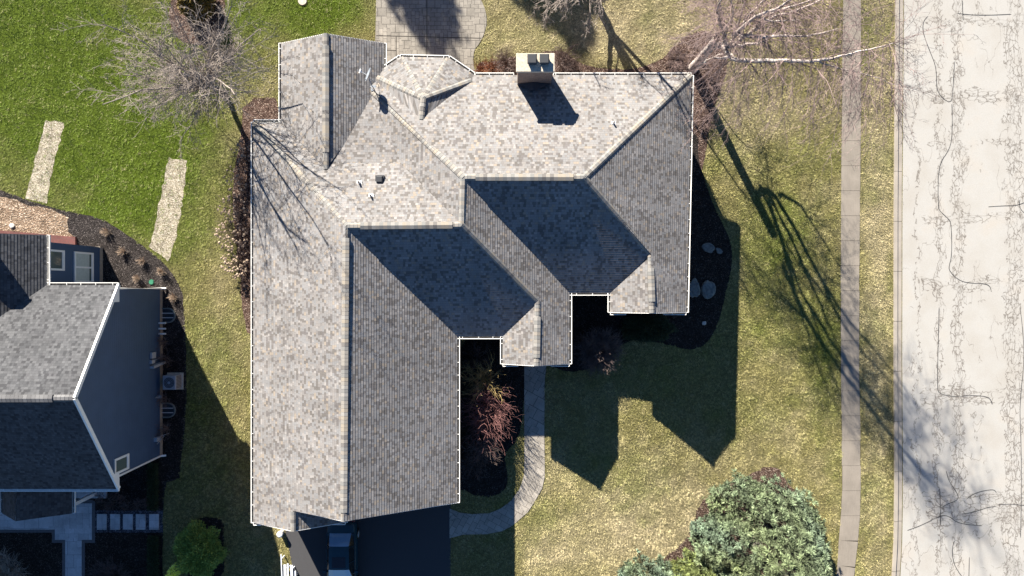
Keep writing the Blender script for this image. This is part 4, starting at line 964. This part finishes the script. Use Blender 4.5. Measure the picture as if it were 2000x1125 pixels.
def top_tree():
    rg = random.Random(5); b = Vector(G(1152,-20)); t = thing('bare_tree', 'bare low-forking tree at the top edge casting a thick trunk shadow towards the roof', 'tree', b)
    mb = MB(); f = b + Vector((0.0,-.05,1.55)); path_tube(mb, [b-Vector((0,0,.1)), b+Vector((.02,0,.8)), f], [.30,.25,.24], 10)
    limbs = [([(-.9,0,.7),(-1.5,.1,1.5),(-2.2,.2,3.2)],.12),([(.05,0,1.2),(.1,-.1,2.6),(.5,-.2,4.4)],.20),([(1.0,.0,.7),(2.0,.1,1.5),(2.9,.2,3.0)],.11),([(.5,.2,1.4),(.9,.3,2.6),(1.4,.5,4.4)],.10),([(-.4,.3,1.4),(-.6,.5,2.6),(-1.0,.9,4.6)],.11)]
    for wp, r in limbs: path_tube(mb, [f-Vector((0,0,.15))] + [f+Vector(q) for q in wp], [r,r*.9,r*.75,r*.5], 8)
    obj('trunk', mb, M_BARK, t, smooth=True)
    o = dict(seg=[6,5,4,3], kids=[9,6,4], wob=[.12,.18,.22,.25], up=[.03,.0,-.03,-.04], tip=.35, bare=[.2,.2,.2], ang=(25,60), len=[.5,.5,.5], rk=[.5,.55,.6], rmin=.0085, sides=[6,4,3,3])
    mb = MB()
    for wp, r in limbs:
        e = f + Vector(wp[-1]); grow(mb, e, (Vector(wp[-1])-Vector(wp[-2])).normalized(), 3.2, r*.5, 0, o, rg)
    for px, py, z in ((1068,20,3.2),(1085,-10,3.6),(1100,45,3.0),(1140,40,3.0),(1180,35,2.6),(1050,-20,4.2),(1190,10,3.0)):
        e = Vector(P(px,py,z)); q = f + Vector((0,0,rg.uniform(.2,1.4))); d = (e-q); grow(mb, q, (d.normalized()+Vector((0,0,.25))).normalized(), d.length*1.0, .045, 0, dict(o, up=[-.10,-.02,-.03,-.04]), rg)
    obj('crown', mb, M_TWIG, t)
top_tree()

def birch():
    rg = random.Random(9); b = Vector(G(1353,134)); t = thing('birch_tree', 'tall bare white-barked birch with drooping pinkish twigs between the roof corner and the street', 'tree', b)
    z0 = b.z; mb = MB(); f1 = Vector((b.x+.1,b.y+.1,4.9+z0)); 
    path_tube(mb, [b-Vector((0,0,.2)), b+Vector((0,.0,1.0)), b+Vector((.05,.05,2.6)), f1], [.36,.29,.26,.25], 12, 3, .015, rg)
    # leaders chosen from where their shadows fall
    def back(px, py, h):   # top of a limb of height h above ground whose shadow ends at pixel
        g = Vector(G(px,py)); return Vector((g.x - KX*h, g.y + KY*h, g.z + h))
    lead = [([(1494,375),(1530,480),(1562,600),(1592,700),(1642,810)],.14), ([(1500,380),(1560,500),(1612,620),(1652,700),(1705,800)],.13), ([(1515,385),(1590,520),(1652,620),(1722,700),(1800,800)],.14),
            ([(1520,380),(1562,402),(1592,445),(1642,525)],.09), ([(1497,390),(1548,530),(1602,655),(1645,800)],.10), ([(1600,535),(1650,640),(1740,745),(1860,860)],.09), ([(1400,215),(1470,300),(1495,292),(1500,330)],.035)]
    ends = []
    for wp, r in lead:
        pp = [back(x, y, (y-134)*.0172) for x, y in wp]; n_ = len(pp)
        if r > .095: pp = [f1 + Vector((0,0,-1.2))] + pp
        n_ = len(pp); rr0 = [r*(1-.85*(k/(n_-1))**1.2) for k in range(n_)]
        pts, rr = path_tube(mb, pp, rr0, 8, 4, .03, rg); ends.append((pts, rr))
    arms = [([(1405,84,5.0),(1420,101,5.6),(1438,117,6.2),(1470,118,7.2),(1530,119,8.6),(1600,119,10.0),(1650,108,11.0),(1700,96,11.8),(1745,84,12.4)],[.13,.12,.115,.11,.095,.075,.05,.03,.012]),
            ([(1430,66,6.2),(1450,69,6.8),(1480,72,7.6),(1540,71,8.8),(1590,68,9.8),(1640,55,10.6)],[.11,.10,.09,.06,.035,.012]),
            ([(1600,119,10.0),(1632,132,10.2),(1680,142,10.5),(1755,168,10.6)],[.045,.035,.025,.01]),
            ([(1438,117,6.2),(1420,112,6.0),(1395,113,5.6)],[.09,.075,.05]),
            ([(1440,62,6.6),(1478,31,8.4),(1520,15,9.6),(1560,-10,10.6)],[.10,.08,.06,.03]),
            ([(1478,31,8.4),(1500,40,8.7),(1518,42,9.0),(1560,38,9.6)],[.04,.035,.03,.012]),
            ([(1415,58,5.0),(1410,25,5.6),(1403,-10,6.4)],[.08,.065,.04]),
            ([(1440,55,5.3),(1450,20,6.2),(1462,-20,7.2)],[.08,.06,.04])]
    for pl, rad in arms:
        pts, rr = path_tube(mb, [P(*p) for p in pl], rad, 8, 4, .02, rg); ends.append((pts, rr))
    obj('trunk', mb, M_BIRCH, t, smooth=True)
    mb = MB(); o = dict(seg=[6,5,4], kids=[8,4], wob=[.10,.14,.16], up=[-.05,-.14,-.18], tip=.3, bare=[.15,.15], ang=(20,55), len=[.50,.50], rk=[.55,.6], rmin=.0058, sides=[4,3,3])
    for pts, rr in ends:
        n = len(pts)
        for i in range(max(2, int(n*.30)), n):
            cnt = 2 if i > n*.4 else 1
            for _ in range(cnt):
                d = (pts[i]-pts[i-1]).normalized(); dd = turned(d, math.radians(rg.uniform(30,75)), rg.uniform(0,6.28)); dd = (dd + Vector((.05,-.22,-.12))).normalized()
                grow(mb, pts[i], dd, rg.uniform(1.4,3.6), max(.3*rr[i], .012), 0, o, rg)
        d = (pts[-1]-pts[-2]).normalized(); grow(mb, pts[-1], d, 2.0, .014, 0, o, rg)
    oh = dict(o); oh['up'] = [-.035,-.12,-.18]; oh['kids'] = [13,5]; oh['wob'] = [.07,.12,.15]
    for a_i in (7,8,9):
        pts, rr = ends[a_i] if a_i < len(ends) else ends[-1]; n = len(pts)
        for i in range(7, n, 1 if a_i == 7 else 2):
            grow(mb, pts[i], Vector((rg.uniform(-.35,.45),-1,-rg.uniform(.15,.5))).normalized(), rg.uniform(2.6,4.8), .017, 0, oh, rg)
    obj('crown', mb, M_BTWIG, t)
birch()

# ------------------------------------------------------------ leafy crowns and evergreens
def leaf_mat(name, rough=.7):
    m, t, b = mat(name, rough, .25); N = NT(t)
    t.links.new(N.n('ShaderNodeAttribute', attribute_name='Col').outputs[0], b.inputs['Base Color']); return m
M_LEAF = leaf_mat('foliage')
def quads_mesh(name, C, D, Wd, Ln, Cl, parent, m):
    """many small leaf faces: centres C, directions D, widths, lengths, colours"""
    n = len(C); A = RNG.normal(size=(n,3)); S = np.cross(D, A); S /= np.linalg.norm(S,axis=1)[:,None]+1e-9
    V = np.empty((n*4,3)); V[0::4] = C; V[1::4] = C + D*(Ln*.5)[:,None] + S*(Wd*.5)[:,None]; V[2::4] = C + D*Ln[:,None]; V[3::4] = C + D*(Ln*.5)[:,None] - S*(Wd*.5)[:,None]
    T = np.arange(n*4).reshape(n,4); base = tuple(LOC[parent]) if parent is not None else (0,0,0)
    o = npmesh(name, V, T, np.repeat(Cl,4,axis=0), m, base)
    if parent is not None: o.parent = parent; o.location = (0,0,0)
    LOC[o] = Vector(base); return o
def leafy(c, rx, ry, rz, n, col, parent, lf=.07, name='foliage', zmin=.02, lump=.25, inner=.55, colvar=.35):
    u = RNG.normal(size=(n,3)); u /= np.linalg.norm(u,axis=1)[:,None]; u[:,2] = np.abs(u[:,2])*1.0 - .25
    l = 1 + lump*np.sin(u[:,0]*5.3+c[0])*np.sin(u[:,1]*4.7+c[1]*2)*1.0 + .12*np.sin(u[:,0]*13+1)*np.sin(u[:,1]*12)*np.sin(u[:,2]*11)
    rad = (inner + (1-inner)*RNG.random(n)**.5)*l
    C = np.array(c) + u*rad[:,None]*np.array((rx,ry,rz)); C[:,2] = np.maximum(C[:,2], gz(c[0])+zmin)
    D = u*1.0 + RNG.normal(size=(n,3))*.55; D[:,2] += .25; D /= np.linalg.norm(D,axis=1)[:,None]
    k = RNG.random(n); Cl = np.array(col)[None]*(1+colvar*(k-.5)*2)[:,None]
    return quads_mesh(name, C, D, lf*(.5+.5*RNG.random(n)), lf*(1.1+1.0*RNG.random(n)), Cl, parent, M_LEAF)
def spruce(base, R0, Ht, label, dens=7, col=(.15,.21,.17), seed=1, group=None, zlo=.03):
    rg = np.random.default_rng(seed); b = np.array(base); t = thing('spruce_tree', label, 'tree', tuple(b), group)
    mb = MB(); mb.tube([tuple(b-[0,0,.1]), tuple(b+[0,0,Ht*.95])], [.06*R0+.06, .02], 8); obj('trunk', mb, M_BARK, t)
    def layer(dens, K, L0, shrink, gain, dj):
        n = int(math.pi*R0*math.hypot(R0,Ht)*dens); h = 1-np.sqrt(rg.random(n)); h = zlo + (1-zlo)*h; az = rg.random(n)*2*math.pi
        tier = np.sin(h*Ht*5.2 + az*2.0 + seed)                      # whorls of boughs, with gaps between
        lob = 1 + .09*np.sin(az*5+h*9+seed) + .06*np.sin(az*11+h*17) + .07*tier; depth = rg.random(n)**1.5*dj
        rr = R0*(1-h)**.82*lob*shrink*(1-depth) + .04
        C = np.stack([b[0]+rr*np.cos(az), b[1]+rr*np.sin(az), b[2]+h*Ht - depth*1.6 + .12*np.sin(az*7+h*31)], 1)
        out = np.stack([np.cos(az), np.sin(az), .45+.5*rg.random(n)], 1); out += rg.normal(size=(n,3))*.20; out /= np.linalg.norm(out,axis=1)[:,None]
        a = np.cross(out, [0,0,1.0]); a /= np.linalg.norm(a,axis=1)[:,None]; c2 = np.cross(out, a); size = .7+.6*rg.random(n)
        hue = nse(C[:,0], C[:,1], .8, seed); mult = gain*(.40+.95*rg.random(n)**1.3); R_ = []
        for k in range(K):
            th = 2*math.pi*rg.random(n); sp = 1.45*math.sqrt((k+.3)/K)*(.85+.3*rg.random(n))
            d = out*np.cos(sp)[:,None] + (a*np.cos(th)[:,None] + c2*np.sin(th)[:,None])*np.sin(sp)[:,None]
            cl = np.array(col)[None]*mult[:,None]*(.75+.5*rg.random(n))[:,None]; cl = cl*(1 + np.stack([.20*(hue-.5), .06*(hue-.5), -.35*(hue-.5)],1))
            R_.append((C + out*.02, d, (.034+.016*rg.random(n)), L0*size*(.7+.5*rg.random(n)), cl))
        return [np.concatenate(x) for x in zip(*R_)]
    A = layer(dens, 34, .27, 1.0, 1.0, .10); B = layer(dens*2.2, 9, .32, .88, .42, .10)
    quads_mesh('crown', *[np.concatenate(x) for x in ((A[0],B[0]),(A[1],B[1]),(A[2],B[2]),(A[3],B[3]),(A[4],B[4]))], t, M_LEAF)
    return t
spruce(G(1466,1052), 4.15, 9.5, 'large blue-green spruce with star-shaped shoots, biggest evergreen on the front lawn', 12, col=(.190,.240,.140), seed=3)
spruce(G(1262,1158), 2.35, 5.5, 'smaller blue-green spruce at the bottom edge, left of the large spruce', 12, col=(.165,.22,.15), seed=4)
spruce(G(1352,1150), 2.45, 4.6, 'yellow-green spruce squeezed between the large spruce and the smaller one', 12, col=(.20,.245,.095), seed=6)

def bush(name, px, py, rx, ry, rz, n, col, label, cat='shrub', group=None, lf=.07, **k):
    g = G(px, py); t = thing(name, label, cat, g, group); leafy((g[0],g[1],g[2]+rz*.35), rx, ry, rz, n, col, t, lf, **k)
    mb = MB(); rg = random.Random(int(px+py))
    for i in range(7):
        a = i*.9; mb.tube([(g[0],g[1],g[2]), (g[0]+rx*.5*math.cos(a), g[1]+ry*.5*math.sin(a), g[2]+rz*.7)], [.03,.012], 4)
    obj('stem', mb, M_BARK, t); return t
bush('evergreen_shrub', 399, 1066, 1.30, 1.5, 1.9, 15000, (.24,.33,.075), 'large dense dark green rounded shrub in the round mulch bed at the bottom edge', lf=.09, lump=.18)
bush('forsythia', 353, 1105, .28, .26, 1.5, 420, (.95,.95,.20), 'small bright yellow-leaved plant against the lower left of the dark green rounded shrub', lf=.1, lump=.1)
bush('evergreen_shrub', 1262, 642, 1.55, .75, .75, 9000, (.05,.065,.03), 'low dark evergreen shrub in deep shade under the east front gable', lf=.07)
bush('conifer', 392, 12, .95, .9, 1.5, 5200, (.20,.15,.045), 'golden-brown feathery conifer in the mulch island at the top edge', lf=.13, lump=.1)
for (x0,y0,x1,y1,lab) in ((294,902,314,994,'low clipped dark green hedge above the stepping stones'),(294,1043,315,1150,'low clipped dark green hedge below the stepping stones')):
    a = G(x0,y1); b2 = G(x1,y0); t = thing('hedge', lab, 'hedge', ((a[0]+b2[0])/2,(a[1]+b2[1])/2,0), 'low hedges beside the stepping stones')
    n = int(4200*(y1-y0)/100); C = np.stack([a[0]+(b2[0]-a[0])*RNG.random(n), a[1]+(b2[1]-a[1])*RNG.random(n), .42*RNG.random(n)**.35],1); D = RNG.normal(size=(n,3)); D[:,2] = np.abs(D[:,2])+.3; D /= np.linalg.norm(D,axis=1)[:,None]
    quads_mesh('foliage', C, D, np.full(n,.05), .05+.06*RNG.random(n), np.array((.035,.055,.022))[None]*(.6+.8*RNG.random(n))[:,None], t, M_LEAF)

def stems(name, px, py, spread, ht, n, r, m, label, cat='shrub', group=None, fork=2, seed=0, arch=.5, wob=.12, sides=3, flat=1.0, part=None):
    """bare multi-stemmed shrub: arching canes from a crown, each forking"""
    rg = random.Random(seed*31+int(px)); g = Vector(G(px,py)); mb = MB()
    for i in range(n):
        a = rg.uniform(0,2*math.pi); q = rg.random()**.6; s0 = Vector((math.cos(a),math.sin(a)*flat,0))
        p = g + s0*(spread*.16*rg.random()); d = (Vector((0,0,1)) + s0*q*.9*spread/ht).normalized(); L = ht*rg.uniform(.7,1.12); pts=[p.copy()]; rad=[r]
        for k in range(5):
            d = (d + s0*arch*.16*q + Vector((rg.gauss(0,wob),rg.gauss(0,wob),rg.gauss(0,wob*.5)))).normalized(); p = p + d*(L/5); pts.append(p.copy()); rad.append(r*(1-.13*(k+1)))
            if k >= 1:
                for _ in range(fork):
                    dd = turned(d, math.radians(rg.uniform(20,50)), rg.uniform(0,6.28)); e = p + dd*(L*.2*rg.uniform(.6,1.2)); e2 = e + (dd+Vector((rg.gauss(0,.3),rg.gauss(0,.3),.2))).normalized()*(L*.14); mb.tube([p,e,e2],[r*.6,r*.5,r*.35],sides)
        mb.tube(pts, rad, sides)
    t = thing(name, label, cat, g, group)
    obj(part or 'canes', mb, m, t); return t, g, rg
M_REDC = bark('red_cane', (.27,.135,.13), (.17,.085,.08), 3); M_YELC = bark('yellow_cane', (.42,.34,.14), (.30,.20,.10), 3); M_BRC = bark('brown_cane', (.21,.16,.145), (.12,.09,.085), 3)
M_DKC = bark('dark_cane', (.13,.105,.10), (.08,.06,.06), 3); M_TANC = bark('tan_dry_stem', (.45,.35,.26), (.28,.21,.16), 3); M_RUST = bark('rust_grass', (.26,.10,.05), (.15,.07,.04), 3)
M_GRC = bark('grey_cane', (.40,.36,.31), (.25,.22,.19), 3)
gd = 'bare dogwood shrubs in the courtyard bed'
stems('dogwood_shrub', 949, 738, .95, 2.0, 46, .014, M_YELC, 'bare yellow-stemmed dogwood, topmost of the courtyard shrubs', group=gd, seed=1)
stems('dogwood_shrub', 958, 788, 1.15, 2.15, 85, .014, M_REDC, 'large bare red-stemmed dogwood in the middle of the courtyard bed', group=gd, seed=2)
stems('dogwood_shrub', 944, 826, .95, 1.95, 60, .014, M_REDC, 'bare red-stemmed dogwood just above the small brown courtyard shrub', group=gd, seed=3)
stems('twiggy_shrub', 947, 872, .75, 1.5, 80, .011, M_BRC, 'small dense brown twiggy shrub, lowest in the courtyard bed', seed=4, fork=3)
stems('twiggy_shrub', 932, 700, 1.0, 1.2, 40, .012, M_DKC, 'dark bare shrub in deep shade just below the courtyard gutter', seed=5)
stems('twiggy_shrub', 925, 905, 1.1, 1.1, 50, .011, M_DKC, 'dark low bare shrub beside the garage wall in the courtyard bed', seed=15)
stems('twiggy_shrub', 1168, 684, 1.9, 1.25, 330, .013, M_BRC, 'wide domed bare shrub in the shade between the two front gables', seed=6, fork=3)
stems('ornamental_grass', 940, 138, .8, .95, 130, .011, M_RUST, 'rust-red ornamental grass clump between the patio and the rear gutter', 'ornamental grass', seed=7, fork=0, part='blades')
gb = 'bare shrubs behind the rear wall'
for i, (px, py, sp, ht, n, m, lab) in enumerate(((962,136,.7,.8,60,M_RUST,'low rust-brown bare shrub right of the rust-red grass clump'),(990,126,.9,1.0,90,M_BRC,'bare brown twiggy shrub just left of the brick chimney'),
      (1098,122,1.0,1.1,110,M_BRC,'bare brown twiggy shrub just right of the brick chimney'),(1118,134,.6,.7,60,M_BRC,'small bare brown shrub, furthest right of the shrubs around the chimney'))):
    stems('twiggy_shrub', px, py, sp, ht, n, .010, m, lab, group=gb, seed=20+i, fork=3)
def hydrangea(px, py, sp, ht, n, label, seed):
    t, g, rg = stems('hydrangea', px, py, sp, ht, n, .009, M_BRC, label, 'shrub', 'dry hydrangeas along the garage wall', fork=1, seed=seed)
    mb = MB()
    for i in range(int(n*1.1)):
        a = rg.uniform(0,6.28); q = rg.random()**.5*sp*.95; c = g + Vector((q*math.cos(a), q*math.sin(a), ht*rg.uniform(.55,1.0)*(1-.35*q/sp))); r = rg.uniform(.05,.085)
        mb = MB(); V = [c+Vector(v)*r*rg.uniform(.8,1.2) for v in ((1,0,0),(-1,0,0),(0,1,0),(0,-1,0),(0,0,.7),(0,0,-.7),(.7,.7,.3),(-.7,.7,.3),(-.7,-.7,.3),(.7,-.7,.3))]
        mb.idx(V, [(0,6,4),(6,2,4),(2,7,4),(7,1,4),(1,8,4),(8,3,4),(3,9,4),(9,0,4),(0,5,6),(6,5,2),(2,5,7),(7,5,1),(1,5,8),(8,5,3),(3,5,9),(9,5,0)]); obj('flower_head', mb, M_TANC, t)
hydrangea(478, 300, .75, 1.0, 26, 'brown bare hydrangea nearest the rear corner, topmost along the garage wall', 1)
hydrangea(470, 352, .95, 1.1, 34, 'bare hydrangea with few tan heads, second down the garage wall', 2)
hydrangea(463, 408, 1.0, 1.2, 44, 'dry hydrangea with tan flower heads, third down the garage wall', 3)
hydrangea(460, 462, 1.05, 1.3, 70, 'dense dry hydrangea with many tan heads, fourth down the garage wall', 4)
hydrangea(467, 515, .95, 1.15, 60, 'dry hydrangea with crowded pale heads, lowest along the garage wall', 5)
for i, (px, py, sp, lab) in enumerate(((211,454,.36,'round straw-coloured perennial, topmost in the curved mulch bed'),(243,491,.34,'pale dry perennial, second down the curved mulch bed'),(281,510,.28,'thin pale dry perennial, third down the curved mulch bed'),
        (318,531,.24,'small pale dry perennial just above the green lid'),(341,580,.30,'pale dry perennial at the shadow edge of the side bed'),(271,544,.2,'faint small dry perennial left of the green lid'))):
    stems('dry_perennial', px, py, sp, .35, 46, .009, M_TANC, lab, 'perennial', 'dry perennials in the curved mulch bed', seed=40+i, fork=2)
stems('bare_shrub', 26, 1118, 1.15, 1.9, 190, .013, M_GRC, 'pale sunlit weeping bare shrub at the lower left corner', seed=60, fork=3, arch=1.4)
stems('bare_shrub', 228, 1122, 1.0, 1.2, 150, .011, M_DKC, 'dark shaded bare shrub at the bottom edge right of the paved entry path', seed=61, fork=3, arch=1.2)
k = 0
for px, py in ((202,968),(220,984),(243,972),(250,986),(272,983),(290,978),(226,966)):
    w_ = ['leftmost, nearest the porch','second from the left, low','upper middle','middle, just above the second stone','second from the right','rightmost, beside the hedge','small upper one left of middle'][k]
    stems('hydrangea', px, py, .36, .5, 26, .009, M_BRC, 'small dormant shrub above the stepping stones, ' + w_, 'shrub', 'small dormant shrubs above the stepping stones', seed=70+k, fork=2); k += 1
for i, (px, py, lab) in enumerate(((322,667,'small bare shrub by the navy wall below the white pipes'),(325,700,'small bare shrub by the navy wall beside the meter boxes'),(326,777,'small bare shrub by the navy wall just below the air conditioner'),(328,835,'small bare shrub by the navy wall below the lower window well'))):
    stems('wall_shrub', px, py, .45, .8, 34, .009, M_BRC, lab, 'shrub', 'small bare shrubs along the navy wall', seed=80+i, fork=2)
# scrub under the birch and leaf litter twigs
for i, (px, py, sp, lab) in enumerate(((1320,118,1.5,'low purple-brown scrub at the rear roof corner, left of the birch'),(1382,160,1.3,'low purple-brown scrub right of the birch foot'),(1378,240,1.2,'low purple-brown scrub along the east gutter'))):
    stems('low_scrub', px, py, sp, .55, 90, .008, M_SCRUB, lab, 'shrub', 'low scrub under the birch', seed=90+i, fork=3)

# tall dense trees south of the garden: only their shade reaches the picture
def shade_tree(sx, sy, hc, rx, ry, rz, n, label):
    x = sx - KX*hc; y = sy + KY*hc; t = thing('evergreen_tree', label, 'tree', (x,y,0), 'tall dense trees beyond the rear garden')
    leafy((x,y,hc), rx, ry, rz, n, (.05,.08,.03), t, .34, 'crown', inner=.2, lump=.3); mb = MB(); mb.tube([(x,y,-.1),(x,y,hc)], [.3,.12], 8); obj('trunk', mb, M_BARK, t)
shade_tree(1.9, 20.6, 13.0, 2.3, 2.3, 3.2, 9000, 'tall dense evergreen far beyond the top edge, rightmost of the group')
shade_tree(-6.0, 18.6, 13.0, 1.7, 2.0, 3.0, 1000, 'tall loose evergreen far beyond the top edge, middle one of the three')
shade_tree(-10.2, 23.5, 14.0, 1.8, 1.8, 3.0, 2600, 'tall loose evergreen far beyond the top edge, leftmost of the group')

# ------------------------------------------------------------ grass blades (uncountable)
def inpoly(x, y, poly):
    n = len(poly); r = np.zeros(len(x), bool); j = n-1
    for i in range(n):
        xi, yi = poly[i]; xj, yj = poly[j]
        if yi != yj: r ^= ((yi > y) != (yj > y)) & (x < (xj-xi)*(y-yi)/(yj-yi)+xi)
        j = i
    return r
def grass(n=175000, blades=5):
    x = RNG.uniform(-32.5, 24.8, n); y = RNG.uniform(-18.6, 18.6, n); keep = np.ones(n, bool)
    bed = np.zeros(n, bool)
    for k, p in POLYS.items():
        q = inpoly(x, y, p)
        bed |= (q & (RNG.random(n) > .22)) if k.startswith('straw') else q
    x = x[~bed]; y = y[~bed]; z = gzv(x); n = len(x)
    cl = nse(x,y,5.5,11); hh = .028 + .05*cl + .02*RNG.random(n)
    C = lawn_col(x, y, z) * (.74+.52*nse(x,y,10.5,12))[:,None] * (.84+.32*RNG.random(n))[:,None] * 1.28
    straw = RNG.random(n) < .10; C[straw] = C[straw]*.5 + np.array((.36,.31,.18))*.62
    wind = nse(x,y,1.7,21)*6.28
    V = np.empty((n,blades,3,3)); 
    for b in range(blades):
        a = wind + RNG.normal(size=n)*1.5; lean = .35+.9*RNG.random(n); ox = RNG.normal(size=n)*.035; oy = RNG.normal(size=n)*.035; w_ = .007+.006*RNG.random(n); h = hh*(.7+.6*RNG.random(n))
        bx = x+ox; by = y+oy; dx = np.cos(a); dy = np.sin(a)
        V[:,b,0] = np.stack([bx-dy*w_, by+dx*w_, z],1); V[:,b,1] = np.stack([bx+dy*w_, by-dx*w_, z],1); V[:,b,2] = np.stack([bx+dx*lean*h*1.5, by+dy*lean*h*1.5, z+h],1)
    V = V.reshape(-1,3); T = np.arange(len(V)).reshape(-1,3)
    o = npmesh('grass', V, T, np.repeat(C, blades*3, axis=0), M_BLADE); tag(o, 'short mottled green and straw-coloured lawn grass', 'grass', kind='stuff')
grass()
